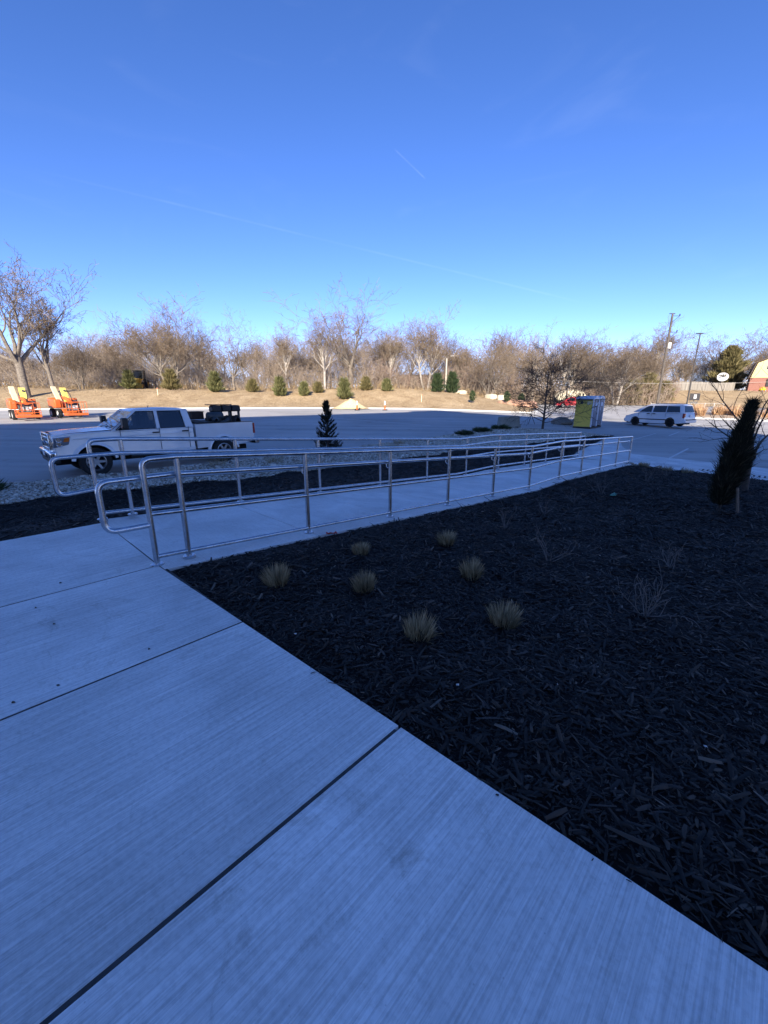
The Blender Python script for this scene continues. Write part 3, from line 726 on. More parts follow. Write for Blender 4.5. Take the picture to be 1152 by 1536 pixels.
def wheel(parent, x, y, z, r, wdt, side, rim_m='rim_alloy', spokes=6, rimr=.62):
    M = Matrix.Translation((x, y, z)) @ Matrix.Rotation(R(90) * -side, 4, 'X')
    w = bpy.data.objects.new('wheel', None)
    h = wdt / 2
    ty = MB().lathe([(r * rimr, -h * .9), (r * .9, -h), (r * .98, -h * .75), (r, -h * .35), (r, h * .35), (r * .98, h * .75), (r * .9, h), (r * rimr * 1.03, h * .92), (r * rimr, h * .6)], 36, M)
    to = ty.build('wheel', 'tyre_rubber', parent, smooth=35)
    rm = MB().lathe([(r * rimr, h * .2), (r * rimr, h * .85), (r * rimr * .93, h * .9), (r * rimr * .88, h * .6), (r * rimr * .86, h * .1)], 36, M)
    rm.lathe([(0, h * .72), (r * .13, h * .72), (r * .16, h * .6), (r * .2, h * .55), (r * .22, h * .3)], 20, M)
    for k in range(spokes):
        a = 2 * math.pi * k / spokes
        Mk = M @ Matrix.Rotation(a, 4, 'Z')
        rr = r * rimr * .92
        vs = [Mk @ Vector(q) for q in ((r * .16, -r * .085, h * .6), (r * .16, r * .085, h * .6), (rr, r * .07, h * .66), (rr, -r * .07, h * .66), (r * .16, -r * .085, h * .3), (r * .16, r * .085, h * .3), (rr, r * .07, h * .3), (rr, -r * .07, h * .3))]
        rm.add(vs, [(0, 1, 2, 3), (7, 6, 5, 4), (0, 4, 5, 1), (1, 5, 6, 2), (2, 6, 7, 3), (3, 7, 4, 0)])
    rm.build('rim', rim_m, to, smooth=35)
    MB().lathe([(0, h * .12), (r * rimr * .9, h * .12)], 24, M).build('brake_disc', 'under_dark', to)
    return to
def offset_panel(mb, pts, n, d):
    return mb
# ------------------------------------------------------------------ white crew-cab pickup
def pickup(loc, rz):
    T = thing('pickup_truck', 'white crew-cab pickup parked on the lot behind the railings', 'truck', loc, rz)
    W = 1.0; zb = .56; RA = .515; AZ = .425
    # body below the windows: hood, fenders, doors (open wheel arches)
    prof = [(.90, .60), (.93, .86), (.94, 1.20), (.90, 1.255), (.5, 1.285), (0, 1.30), (-.62, 1.315), (-.72, 1.30), (-2.96, 1.31), (-2.96, zb)]
    prof += [(-.72, zb)] + arc(0, AZ, RA, 165, 15) + [(.62, .58)]
    b = MB().prism(prof, -W + .02, W - .02)
    for i, (x, y, z) in enumerate(b.v):
        k = 1.0
        if z > 1.1: k -= .05 * (z - 1.1) / .25
        if x > .35: k -= .09 * ((x - .35) / .6) ** 2
        b.v[i] = (x, y * k, z)
    body = b.build('body', 'white_paint', T, bevel=.035, seg=3, bang=28)
    # hood with a raised centre
    hd = MB(); 
    xsn = [(.88, 1.255), (.5, 1.30), (0, 1.325), (-.6, 1.345)]
    for x, z in xsn:
        for y, dz in ((-.86, -.005), (-.62, .018), (-.45, .02), (-.3, .045), (.3, .045), (.45, .02), (.62, .018), (.86, -.005)): hd.v.append((x, y * (1 - .08 * max(0, (x - .2) / .66)), z + dz))
    for i in range(3):
        for j in range(7): a = i * 8 + j; hd.f.append((a, a + 1, a + 9, a + 8))
    hd.build('hood', 'white_paint', T, smooth=25)
    # fender flares
    for sd in (1, -1):
        for cx in (0, -3.97):
            f = MB(); o = arc(cx, AZ, RA + .09, 172, 8, 16); i_ = arc(cx, AZ, RA - .005, 172, 8, 16)
            for (ox, oz), (ix, iz) in zip(o, i_):
                f.v += [(ox, sd * (W - .03), oz), ((ox + ix) / 2, sd * (W + .022), (oz + iz) / 2), (ix, sd * (W + .03), iz), (ix, sd * (W - .25), iz)]
            for k in range(16):
                for j in range(3): a = k * 4 + j; f.f.append((a, a + 1, a + 5, a + 4))
            f.build('fender_flare', 'white_paint', T, smooth=60)
    # cab greenhouse: pillars and roof around real openings
    def sy(z): return .955 - (z - 1.30) * .30
    cab = MB()
    def strip(quad):
        for sd in (1, -1):
            vs = [(x, sd * sy(z), z) for x, z in quad] + [(x, sd * (sy(z) - .06), z) for x, z in quad]
            cab.add(vs, [(0, 1, 2, 3), (7, 6, 5, 4), (0, 4, 5, 1), (1, 5, 6, 2), (2, 6, 7, 3), (3, 7, 4, 0)])
    zr = 1.86
    strip([(-.50, 1.29), (-.64, 1.29), (-1.32, zr), (-1.20, zr)])             # A pillar
    strip([(-1.78, 1.29), (-1.92, 1.29), (-1.92, zr), (-1.80, zr)])           # B pillar
    strip([(-2.70, 1.29), (-2.97, 1.29), (-2.86, zr), (-2.64, zr)])           # C pillar
    strip([(-1.18, zr - .005), (-2.88, zr - .005), (-2.86, 1.92), (-1.26, 1.92)])   # roof rail
    strip([(-.62, 1.285), (-2.97, 1.285), (-2.97, 1.325), (-.66, 1.325)])     # sill
    # roof
    xr = [(-1.17, 1.86), (-1.28, 1.925), (-1.5, 1.955), (-2.1, 1.975), (-2.6, 1.955), (-2.82, 1.93), (-2.90, 1.86)]
    o = len(cab.v); ys = (-1, -.86, -.5, 0, .5, .86, 1)
    for x, z in xr:
        for q in ys: cab.v.append((x, q * (sy(z) - .005), z - (.05 if abs(q) == 1 else .012 if abs(q) == .86 else 0) * (0 if z < 1.87 else 1)))
    for i in range(len(xr) - 1):
        for j in range(6): a = o + i * 7 + j; cab.f.append((a, a + 1, a + 8, a + 7))
    # back wall with window opening frame
    for q in ((-.955, -.62), (.62, .955)):
        cab.quad((-2.95, q[0], 1.30), (-2.95, q[1], 1.30), (-2.87, q[1] * .83, 1.88), (-2.87, q[0] * .83, 1.88))
    cab.quad((-2.95, -.7, 1.30), (-2.95, .7, 1.30), (-2.94, .7, 1.45), (-2.94, -.7, 1.45))
    cab.build('cab', 'white_paint', T, smooth=35)
    g = MB().quad((-.53, -.90, 1.335), (-.53, .90, 1.335), (-1.19, .765, 1.872), (-1.19, -.765, 1.872)); g.build('windshield', 'car_glass', T)
    MB().tube([(-.50, .1, 1.36), (-.64, .62, 1.45)], .012, 6).tube([(-.50, -.55, 1.36), (-.64, 0, 1.45)], .012, 6).build('wiper', 'black_plastic', T)
    for sd in (1, -1):
        for nm, q in (('front_window', [(-.64, 1.325), (-1.79, 1.325), (-1.80, 1.862), (-1.31, 1.862)]), ('rear_window', [(-1.92, 1.325), (-2.70, 1.325), (-2.64, 1.862), (-1.92, 1.862)])):
            gg = MB().add([(x, sd * (sy(z) - .02), z) for x, z in q], [(0, 1, 2, 3)]).build(nm, 'car_glass' if nm[0] == 'f' else 'tint_glass', T)
            bd = [Vector((x, sd * (sy(z) + .002), z)) for x, z in q]
            MB().tube(bd + [bd[0]], .013, 6).build('window_seal', 'black_plastic', gg)
    MB().quad((-2.93, -.6, 1.44), (-2.93, .6, 1.44), (-2.88, .55, 1.85), (-2.88, -.55, 1.85)).build('back_glass', 'tint_glass', T)
    # interior
    it = MB().box((-1.8, 0, 1.2), (2.2, 1.7, .3))
    for y in (.42, -.42):
        it.box((-1.62, y, 1.42), (.16, .52, .62)).box((-1.66, y, 1.78), (.1, .28, .16)); it.box((-2.55, y, 1.40), (.16, .7, .55)).box((-2.6, y, 1.72), (.1, .28, .14))
    it.box((-.88, 0, 1.27), (.4, 1.6, .1))
    it.build('seats', 'seat_grey', T, bevel=.04)
    MB().lathe([(.17, -.012), (.19, 0), (.17, .012), (.155, 0)], 20, Matrix.Translation((-1.18, .42, 1.5)) @ Matrix.Rotation(R(65), 4, 'Y'), closed=True).build('steering_wheel', 'black_plastic', T)
    for sd in (1, -1): MB().tube([(.45, sd * .972, 1.13), (-2.9, sd * .985, 1.15)], .012, 6).build('side_crease', 'white_paint', T)
    # doors: seams and handles
    for sd in (1, -1):
        y = sd * (W - .018)
        for x in (-.74, -1.86, -2.78):
            MB().box((x, y + sd * .002, .97), (.014, .012, .74)).build('door_seam', 'seam_dark', T)
        for x in (-1.74, -2.66):
            MB().box((x, y + sd * .02, 1.20), (.2, .035, .045)).build('door_handle', 'black_plastic', T, bevel=.01)
        MB().box((-1.85, y, .60), (2.2, .02, .10)).build('rocker_trim', 'white_paint', T)
        MB().box((-.58, y - sd * .005, 1.08), (.26, .03, .09)).build('fender_badge', 'chrome', T, bevel=.01)
        MB().tube([(-.95, sd * .96, .50), (-2.75, sd * .96, .50)], .05, 8).build('running_board', 'black_plastic', T, smooth=40)
        mr = MB().box((-.83, sd * 1.24, 1.52), (.16, .24, .34)); mo = mr.build('mirror', 'black_plastic', T, bevel=.035, seg=3)
        MB().tube([(-.80, sd * .92, 1.45), (-.81, sd * 1.16, 1.47)], .03, 8).tube([(-.80, sd * .90, 1.56), (-.81, sd * 1.16, 1.57)], .02, 8).build('mirror_arm', 'black_plastic', mo)
        MB().box((-.745, sd * 1.26, 1.42), (.02, .1, .05)).build('turn_lamp', 'lamp_amber', mo)
        # lamps
        MB().prism([(.945, .90), (.93, 1.19), (.50, 1.215), (.58, .98)], sd * .655, sd * .962).build('headlight', 'lamp_clear', T, bevel=.02)
        for zz in (1.12, 1.0): MB().lathe([(0, .02), (.055, .02), (.07, .05), (.075, .0)], 14, Matrix.Translation((.80, sd * .955, zz)) @ Matrix.Rotation(R(-90) * sd, 4, 'X')).build('lamp_lens', 'chrome', T, smooth=40)
        MB().prism([(.70, 1.06), (.66, 1.17), (.53, 1.185), (.57, 1.06)], sd * .85, sd * .972).build('corner_lamp', 'lamp_amber', T, bevel=.01)
    # grille and bumper
    MB().box((.93, 0, 1.02), (.05, 1.20, .50)).build('grille', 'black_plastic', T)
    gr = MB()
    for z in (.86, 1.02, 1.16): gr.box((.965, 0, z), (.06, 1.2, .07))
    gr.box((.955, .62, 1.02), (.08, .13, .52)).box((.955, -.62, 1.02), (.08, .13, .52)).box((.945, 0, 1.265), (.07, 1.3, .04))
    gr.build('grille_bar', 'chrome', T, bevel=.015)
    Me = Matrix.Translation((.995, 0, 1.02)) @ Matrix.Rotation(R(90), 4, 'Y') @ Matrix.Diagonal((1, 2.3, 1, 1))
    MB().lathe([(0, .02), (.052, .02), (.06, .0)], 24, Me).build('emblem', 'emblem_blue', T)
    bp = MB().box((.98, 0, .70), (.16, 1.96, .22)); bo = bp.build('front_bumper', 'chrome', T, bevel=.05, seg=3)
    MB().box((1.063, 0, .66), (.012, 1.0, .1)).build('air_slot', 'under_dark', bo)
    for y in (.68, -.68): MB().box((1.063, y, .66), (.012, .2, .1)).build('fog_lamp', 'black_plastic', bo)
    MB().box((1.07, 0, .72), (.014, .32, .15)).build('license_plate', 'plate_white', bo)
    MB().box((.93, 0, .53), (.2, 1.8, .16)).build('air_dam', 'black_plastic', T, bevel=.03)
    # bed
    for sd in (1, -1):
        pr = [(-3.02, zb), (-3.02, 1.40), (-5.18, 1.415), (-5.22, 1.0), (-5.18, .72), (-5.02, .62)] + arc(-3.97, AZ, RA, 15, 165)[::1] 
        pr = [(-3.02, zb), (-3.02, 1.40), (-5.18, 1.415), (-5.22, 1.0), (-5.18, .70), (-4.48, .60)] + list(reversed(arc(-3.97, AZ, RA, 18, 162))) + []
        m = MB().prism([(-3.02, zb), (-3.02, 1.40), (-5.18, 1.415), (-5.22, 1.0), (-5.18, .70)] + arc(-3.97, AZ, RA, 162, 18)[::1], sd * (W - .02), sd * (W - .12))
        m.build('bed_side', 'white_paint', T, bevel=.02, bang=40)
        MB().box((-4.1, sd * (W - .07), 1.415), (2.16, .11, .02)).build('bed_rail_cap', 'black_plastic', T)
        MB().prism([(-5.16, .98), (-5.16, 1.36), (-5.235, 1.36), (-5.245, .98)], sd * (W - .2), sd * (W - .012)).build('tail_lamp', 'lamp_red', T)
    MB().box((-4.1, 0, .78), (2.2, 1.8, .06)).build('bed_floor', 'under_dark', T)
    MB().box((-3.05, 0, 1.1), (.05, 1.86, .62)).build('bed_front', 'white_paint', T)
    MB().box((-5.19, 0, 1.09), (.07, 1.58, .62)).build('tailgate', 'white_paint', T, bevel=.02)
    MB().box((-5.33, 0, .66), (.18, 1.96, .18)).build('rear_bumper', 'chrome', T, bevel=.04)
    ch = MB().box((-2.1, .42, .45), (6, .1, .18)).box((-2.1, -.42, .45), (6, .1, .18)).box((0, 0, .42), (.14, 1.5, .14)).box((-3.97, 0, .42), (.2, 1.5, .2)).box((-2, 0, .5), (1.2, .5, .14)); ch.build('chassis', 'under_dark', T)
    MB().box((0, 0, .9), (1.2, 1.5, .5)).build('engine_bay', 'under_dark', T)
    MB().tube([(-1.9, 0, 1.965), (-1.93, 0, 2.03)], .012, 6).build('roof_antenna', 'black_plastic', T)
    for x in (0, -3.97):
        for sd in (1, -1): wheel(T, x, sd * .87, .425, .425, .28, sd)
    return T
tx, ty = xy(1.80, 12.32)
truck_rz = AX + math.pi; TS = 1.06
pickup((tx, ty, lotz(tx, ty)), truck_rz).scale = (TS, TS, TS)
def in_truck(x, y, z=0): v = Matrix.Rotation(truck_rz, 3, 'Z') @ Vector((x, y, 0)) * TS; return (tx + v.x, ty + v.y, lotz(tx, ty) + z * TS)
# load in the pickup bed
mat('tool_black', (.010, .010, .011), .55, bump=.1); mat('rust_steel', (.05, .028, .022), .75, var=.4, scale=9); mat('hose_black', (.014, .014, .016), .6); mat('engine_grey', (.035, .045, .05), .5, var=.4, scale=20)
o = thing('tool_chest', 'low black tool chest at the front of the truck bed', 'tool chest', in_truck(-3.42, 0, .81), truck_rz)
MB().box((0, 0, .33), (.62, 1.7, .62)).build('chest', 'tool_black', o, bevel=.02); MB().box((0, 0, .665), (.66, 1.74, .05)).build('lid', 'tool_black', o, bevel=.015)
MB().box((-.05, .875, .52), (.2, .012, .03)).build('latch', 'chrome', o)
o = thing('steel_box', 'small rusty brown steel box behind the cab in the truck bed', 'box', in_truck(-3.62, -.45, 1.5), truck_rz)
MB().box((0, 0, .14), (.5, .5, .28)).build('case', 'rust_steel', o, bevel=.012); MB().box((0, 0, .295), (.53, .53, .025)).build('lid', 'rust_steel', o)
o = thing('compressor', 'dark grey engine-driven compressor in the truck bed', 'machine', in_truck(-3.98, .25, .81), truck_rz)
MB().box((0, 0, .40), (.36, .7, .78)).build('frame', 'tool_black', o, bevel=.03)
MB().lathe([(0, -.3), (.14, -.3), (.17, -.26), (.17, .26), (.14, .3), (0, .3)], 18, Matrix.Translation((0, .2, .86)) @ Matrix.Rotation(R(90), 4, 'Y')).build('tank', 'engine_grey', o, smooth=40)
MB().lathe([(0, -.1), (.11, -.1), (.11, .12), (.05, .18)], 14, Matrix.Translation((.12, .42, .74)) @ Matrix.Rotation(R(-90), 4, 'X')).build('motor', 'engine_grey', o, smooth=40)
MB().tube([(-.1, .4, .6), (-.28, .5, .66), (-.42, .52, .74)], [.07, .075, .09], 10).build('exhaust', 'engine_grey', o, smooth=40)
o = thing('hose_rack', 'tall black rack hung with coiled hoses at the rear of the truck bed', 'rack', in_truck(-4.55, .1, .81), truck_rz)
for k, x in enumerate((.40, 0, -.40)):
    a = MB().prism([(x - .185, 1.02), (x - .185, 1.2), (x - .13, 1.27), (x + .13, 1.27), (x + .185, 1.2), (x + .185, 1.02)], -.18, .18); a.build('padded_cap', 'tool_black', o, bevel=.03)
    for dx in (-.17, .17): MB().box((x + dx, 0, .52), (.05, .12, 1.02)).build('upright', 'tool_black', o)
    for j in range(2):
        ang = [2 * math.pi * i / 22 for i in range(23)]
        MB().tube([(x + .15 * math.cos(q) * (1 - .12 * j), .14 + .05 * j + .02 * math.sin(3 * q), .56 + .3 * math.sin(q) - .06 * j) for q in ang], .028, 7).build('hose', 'hose_black', o, smooth=60)
MB().box((.22, -.06, 1.29), (.95, .34, .03)).build('top_board', 'rust_steel', o)
MB().box((0, 0, .05), (1.2, .4, .1)).build('base', 'tool_black', o); MB().box((0, -.08, .45), (1.16, .05, .8)).build('back_panel', 'tool_black', o)
# ------------------------------------------------------------------ minivan
def minivan(loc, rz):
    T = thing('minivan', 'silver-white minivan with dark windows parked right of the portable toilets', 'van', loc, rz)
    W = .92; r = .33; RA = .385; wb = 2.85
    prof = [(.98, .30), (1.0, .52), (.93, .70), (.55, .86), (.12, .98), (-.32, 1.06), (-3.78, 1.10), (-3.86, .98), (-3.93, .62), (-3.90, .34)]
    prof += [(-3.3, .27)] + arc(-wb, r, RA, 188, -8)[::1] + [(-2.3, .24), (-.5, .24)] + arc(0, r, RA, 188, -8) + [(.45, .26)]
    b = MB().prism(prof, -W, W)
    for i, (x, y, z) in enumerate(b.v):
        k = 1 - (.10 * ((x - .2) / .8) ** 2 if x > .2 else 0) - (.05 * ((-3.2 - x) / .7) ** 2 if x < -3.2 else 0) - .04 * max(0, (z - .7) / .4)
        b.v[i] = (x, y * k, z)
    b.build('body', 'van_paint', T, bevel=.04, seg=3, bang=28)
    # greenhouse
    lv = [(1.06, .30, -3.80, .88), (1.40, -.30, -3.70, .79), (1.62, -.78, -3.60, .71), (1.69, -1.05, -3.45, .62), (1.72, -1.5, -3.2, .4)]
    m = MB()
    for z, xf, xb, hw in lv: m.v += [(xf, hw * .88, z), (xf - .25, hw, z), (xb + .2, hw, z), (xb, hw * .9, z), (xb, -hw * .9, z), (xb + .2, -hw, z), (xf - .25, -hw, z), (xf, -hw * .88, z)]
    for i in range(len(lv) - 1):
        for j in range(8): a = i * 8 + j; m.f.append((a, i * 8 + (j + 1) % 8, (i + 1) * 8 + (j + 1) % 8, a + 8))
    m.f.append(tuple(range(len(m.v) - 8, len(m.v))))
    m.build('cabin', 'van_paint', T, smooth=30)
    def hw(z): return .88 - (z - 1.06) * .09 / .34 if z < 1.4 else .79 - (z - 1.4) * .08 / .22
    def side(nm, q, sd, m='dark_glass'):
        c = MB().add([(x, sd * (hw(z) + .012), z) for x, z in q], [tuple(range(len(q)))]); return c.build(nm, m, T)
    for sd in (1, -1):
        side('front_window', [(-.34, 1.13), (-.20, 1.13), (-.84, 1.56), (-1.22, 1.58), (-1.22, 1.10), (-.40, 1.10)][1:] if False else [(-.28, 1.10), (-.72, 1.45), (-.98, 1.575), (-1.28, 1.585), (-1.28, 1.10)], sd)
        side('slider_window', [(-1.40, 1.10), (-1.40, 1.585), (-2.42, 1.585), (-2.42, 1.10)], sd)
        side('quarter_window', [(-2.47, 1.10), (-2.47, 1.585), (-3.38, 1.56), (-3.52, 1.12)], sd)
        y = sd * (W - .012)
        MB().box((-1.4, y + sd * .006, .55), (3.5 - .75, .03, .07)).build('side_moulding', 'black_plastic', T)
        MB().box((-1.05, y + sd * .0, .98), (.22, .05, .06)).build('door_handle', 'black_plastic', T); MB().box((-1.52, y, .98), (.22, .05, .06)).build('door_handle', 'black_plastic', T)
        for x in (-.25, -1.34, -2.45): MB().box((x, y, .72), (.012, .012, .6)).build('door_seam', 'seam_dark', T)
        MB().box((-2.95, y - sd * .01, 1.03), (.9, .014, .012)).build('slider_track', 'seam_dark', T)
        MB().box((-3.82, sd * .80, .88), (.16, .18, .34)).build('tail_lamp', 'lamp_red', T, bevel=.02)
        MB().box((.80, sd * .68, .72), (.22, .3, .13)).build('headlight', 'lamp_clear', T, bevel=.03)
        MB().box((-.32, sd * 1.0, 1.14), (.12, .18, .15)).build('mirror', 'van_paint', T, bevel=.03)
        MB().tube([(-1.4, sd * .56, 1.745), (-3.2, sd * .5, 1.745)], .018, 6).build('roof_rack', 'black_plastic', T)
    MB().add([(.31, -.74, 1.10), (.31, .74, 1.10), (-.64, .62, 1.585), (-.64, -.62, 1.585)], [(0, 1, 2, 3)]).build('windshield', 'dark_glass', T)
    MB().add([(-3.81, -.72, 1.13), (-3.81, .72, 1.13), (-3.63, .60, 1.585), (-3.63, -.60, 1.585)], [(0, 1, 2, 3)]).build('rear_glass', 'dark_glass', T)
    MB().box((-3.93, 0, .46), (.16, 1.74, .24)).build('rear_bumper', 'van_paint', T, bevel=.05, seg=3); MB().box((-3.99, 0, .57), (.08, 1.5, .05)).build('bumper_strip', 'black_plastic', T)
    MB().box((.99, 0, .46), (.14, 1.64, .22)).build('front_bumper', 'van_paint', T, bevel=.05, seg=3); MB().box((1.03, 0, .52), (.06, 1.5, .06)).build('bumper_strip', 'black_plastic', T)
    MB().box((-1.4, 0, .25), (4.4, 1.5, .1)).build('underbody', 'under_dark', T)
    MB().box((-3.94, 0, .86), (.02, .34, .17)).build('license_plate', 'plate_white', T)
    for x in (0, -wb):
        for sd in (1, -1): wheel(T, x, sd * .80, r, r, .21, sd, 'under_dark', 7, .68)
    return T
vx, vy = 20.9, 34.0
minivan((vx, vy, lotz(vx, vy)), AX + R(74)).scale = (.9, .95, .98)
# ------------------------------------------------------------------ portable toilets
mat('toilet_yellow', (.70, .53, .09), .5, var=.08, scale=2); mat('toilet_grey', (.13, .145, .18), .5, var=.1, scale=3); mat('toilet_frame', (.52, .55, .60), .45); mat('toilet_roof', (.58, .62, .68), .4)
mat('print_dark', (.02, .022, .03), .6); mat('print_pale', (.5, .56, .66), .6)
def toilet(loc, label):
    T = thing('portable_toilet', label, 'toilet', loc, AX, 'portable toilets side by side')
    # local: x along s (0..1.1), y along t (0..1.2); door at y = 0
    MB().box((.55, .6, .07), (1.16, 1.24, .14)).build('skid', 'black_plastic', T)
    for x, rt in ((0, -1), (1.1, 1)):
        w_ = MB().box((x, .6, 1.12), (.04, 1.12, 1.95)); w_.build('side_wall', 'toilet_yellow', T, bevel=.01)
        for z in (.5, .9, 1.3, 1.7): MB().box((x + rt * .022, .6, z), (.008, 1.0, .012)).build('rib', 'toilet_yellow', T)
    MB().box((.55, 1.19, 1.12), (1.06, .04, 1.95)).build('back_wall', 'toilet_yellow', T)
    for x in (.02, 1.08):
        MB().box((x, 0.0, 1.13), (.10, .09, 2.0)).build('corner_post', 'toilet_frame', T, bevel=.02)
    d = MB().prism([(.13, .2), (.97, .2), (.97, 1.8), (.85, 1.98), (.7, 2.06), (.4, 2.06), (.25, 1.98), (.13, 1.8)], .0, -.04); do = d.build('door', 'toilet_grey', T, bevel=.012)
    MB().box((.55, -.045, 1.72), (.34, .012, .26)).build('sign_panel', 'print_pale', do); MB().box((.40, -.045, 1.40), (.08, .012, .26)).build('notice', 'print_pale', do)
    MB().box((.88, -.05, 1.08), (.07, .03, .14)).build('latch', 'black_plastic', do)
    rf = MB(); pts = [(-.04, 2.08), (-.04, 2.14), (.12, 2.24), (.35, 2.31), (.75, 2.31), (.98, 2.24), (1.14, 2.14), (1.14, 2.08)]
    rf.prism(pts, -.06, 1.26); rf.build('roof', 'toilet_roof', T, bevel=.03)
    for x in (-.045,): MB().box((x + .02, .6, 2.04), (.03, 1.1, .09)).build('vent_band', 'black_plastic', T)
    MB().tube([(.85, 1.05, 2.2), (.85, 1.05, 2.5)], .05, 8).build('vent_pipe', 'black_plastic', T)
    return T
px0, py0 = 14.98, 30.2
T1 = toilet((px0, py0, lotz(px0, py0) + .0), 'near portable toilet with the full yellow side wall and printed name')
dx, dy = 1.2 * UX, 1.2 * UY
toilet((px0 + dx, py0 + dy, lotz(px0 + dx, py0 + dy)), 'second portable toilet, mostly hidden, its grey door at the right')
def text(name, body, size, m, parent, M, ext=.004):
    cu = bpy.data.curves.new(name, 'FONT'); cu.body = body; cu.size = size; cu.extrude = ext; cu.align_x = 'CENTER'; cu.align_y = 'CENTER'
    tmp = bpy.data.objects.new(name, cu); C.objects.link(tmp); dg = bpy.context.evaluated_depsgraph_get()
    me = bpy.data.meshes.new_from_object(tmp.evaluated_get(dg)); bpy.data.objects.remove(tmp)
    me.materials.clear(); me.materials.append(MATS[m] if isinstance(m, str) else m)
    o = link(bpy.data.objects.new(name, me), parent); o.matrix_local = M; return o
# printed name on the yellow wall (faces -x of the unit)
Mw = Matrix.Translation((-.028, .66, 1.84)) @ Matrix(((0, 0, -1, 0), (-1, 0, 0, 0), (0, 1, 0, 0), (0, 0, 0, 1)))
text('printed_name', '\u25CF5!', .30, 'print_dark', T1, Mw)
lg = MB().lathe([(.07, 0), (.13, 0)], 20, Matrix.Translation((-.03, .92, 1.84)) @ Matrix.Rotation(R(90), 4, 'Y')); lg.build('logo_ring', 'print_dark', T1)
for z in (1.90, 1.82, 1.75): MB().box((-.028, .26, z), (.006, .30, .035)).build('small_print', 'print_pale', T1)
# ------------------------------------------------------------------ orange boom lifts
mat('lift_orange', (.62, .13, .025), .45, var=.12, scale=3, coat=.2); mat('lift_cream', (.66, .60, .40), .45, var=.08); mat('lift_yellow', (.72, .60, .14), .45); mat('lift_grey', (.07, .07, .075), .6, var=.2); mat('lift_white', (.62, .62, .62), .6)
def boom_lift(loc, rz, label, turn):
    T = thing('boom_lift', label, 'boom lift', loc, rz, 'orange boom lifts parked by the kerb')
    # local: +x faces the viewer (basket end)
    MB().box((-2.2, 0, .62), (2.3, 1.3, .36)).build('chassis', 'lift_orange', T, bevel=.04)
    for x in (-1.35, -3.05):
        for sd in (1, -1): wheel(T, x, sd * .88, .42, .42, .34, sd, 'lift_white', 6, .55)
    MB().box((-2.5, .75, 1.30), (1.9, .62, .85)).build('engine_hood', 'lift_orange', T, bevel=.10, seg=3)
    MB().box((-2.5, -.75, 1.25), (1.9, .58, .75)).build('tank_hood', 'lift_orange', T, bevel=.10, seg=3)
    MB().box((-3.4, 0, 1.3), (.5, 1.9, .9)).build('counterweight', 'lift_orange', T, bevel=.12, seg=3)
    MB().box((-1.55, .75, 1.3), (.02, .4, .5)).build('hood_grille', 'lift_grey', T)
    # folded booms: rise to the rear, then come down to the basket
    def beam(a, b, wd, ht, nm, m):
        a, b = Vector(a), Vector(b); d = (b - a); L = d.length; q = d.to_track_quat('X', 'Z').to_matrix()
        return MB().box((a + b) / 2, (L, wd, ht), M=q).build(nm, m, T, bevel=.015)
    beam((-2.2, .1, 1.1), (-3.3, .1, 2.1), .22, .26, 'lower_boom', 'lift_cream'); beam((-3.3, .1, 1.95), (-.9, .1, 1.5), .22, .26, 'upper_boom', 'lift_orange')
    beam((-2.1, -.36, 1.4), (-2.9, -.46, 2.72), .44, .14, 'tower_plate', 'lift_cream'); beam((-2.0, .26, 1.4), (-2.7, .30, 2.62), .52, .12, 'tower_plate', 'lift_yellow')
    MB().lathe([(0, -.1), (.09, -.1), (.09, .1), (0, .1)], 12, Matrix.Translation((-2.46, .34, 2.38)) @ Matrix.Rotation(R(90), 4, 'Y')).build('pivot_pin', 'lift_grey', T)
    beam((-.95, .1, 1.55), (-.15, .1, .95), .18, .2, 'jib', 'lift_orange')
    pts = [(-3.0, .3, 2.4), (-2.6, .62, 2.45), (-1.8, .55, 2.0), (-.9, .3, 1.6), (-.3, .3, 1.4)]; MB().tube(fillet(pts, .3), .035, 8).build('hose_bundle', 'hose_black', T, smooth=50)
    # basket
    bx0, bx1, by, z0, z1 = -.05, .72, .92, .28, 1.40
    MB().box(((bx0 + bx1) / 2, 0, z0), (bx1 - bx0, by * 2, .06)).build('basket_floor', 'lift_grey', T)
    for z, r_ in ((z1, .028), ((z0 + z1) / 2, .022), (z0 + .36, .018)):
        MB().tube(fillet([(bx0, -by, z), (bx1, -by, z), (bx1, by, z), (bx0, by, z), (bx0, -by, z)], .08), r_, 8).build('basket_rail', 'lift_orange', T, smooth=50)
    for x, y in ((bx0, -by), (bx1, -by), (bx1, by), (bx0, by), (bx1, -.42), (bx1, .42), (bx0, -.4), (bx0, .4)):
        MB().tube([(x, y, z0), (x, y, z1)], .024, 8).build('basket_post', 'lift_orange', T, smooth=50)
    MB().box((bx1, 0, z0 + .09), (.03, by * 2, .2)).build('toe_board', 'lift_orange', T); 
    for sd in (1, -1): MB().box(((bx0 + bx1) / 2, sd * by, z0 + .09), (bx1 - bx0, .03, .2)).build('toe_board', 'lift_orange', T)
    MB().box((bx0 - .12, 0, .95), (.1, 1.2, .62)).build('control_console', 'lift_grey', T, bevel=.03)
    for y in (-.32, .05, .3): MB().box((bx0 - .06, y, .92), (.015, .2, .34)).build('placard', 'lift_white', T)
    MB().box((bx0 + .1, 0, 1.36), (.22, 1.0, .08)).build('control_box', 'lift_orange', T, bevel=.02)
    return T
lx, ly = -27.0, 31.8; boom_lift((lx, ly, lotz(lx, ly)), R(-43), 'orange boom lift at the far left, its basket wide and low', 0).scale = (.9, .78, .92)
lx, ly = -25.2, 34.2; boom_lift((lx, ly, lotz(lx, ly)), R(-36), 'orange boom lift nearer the truck, turned slightly sideways', 0).scale = (.9, .78, .92)
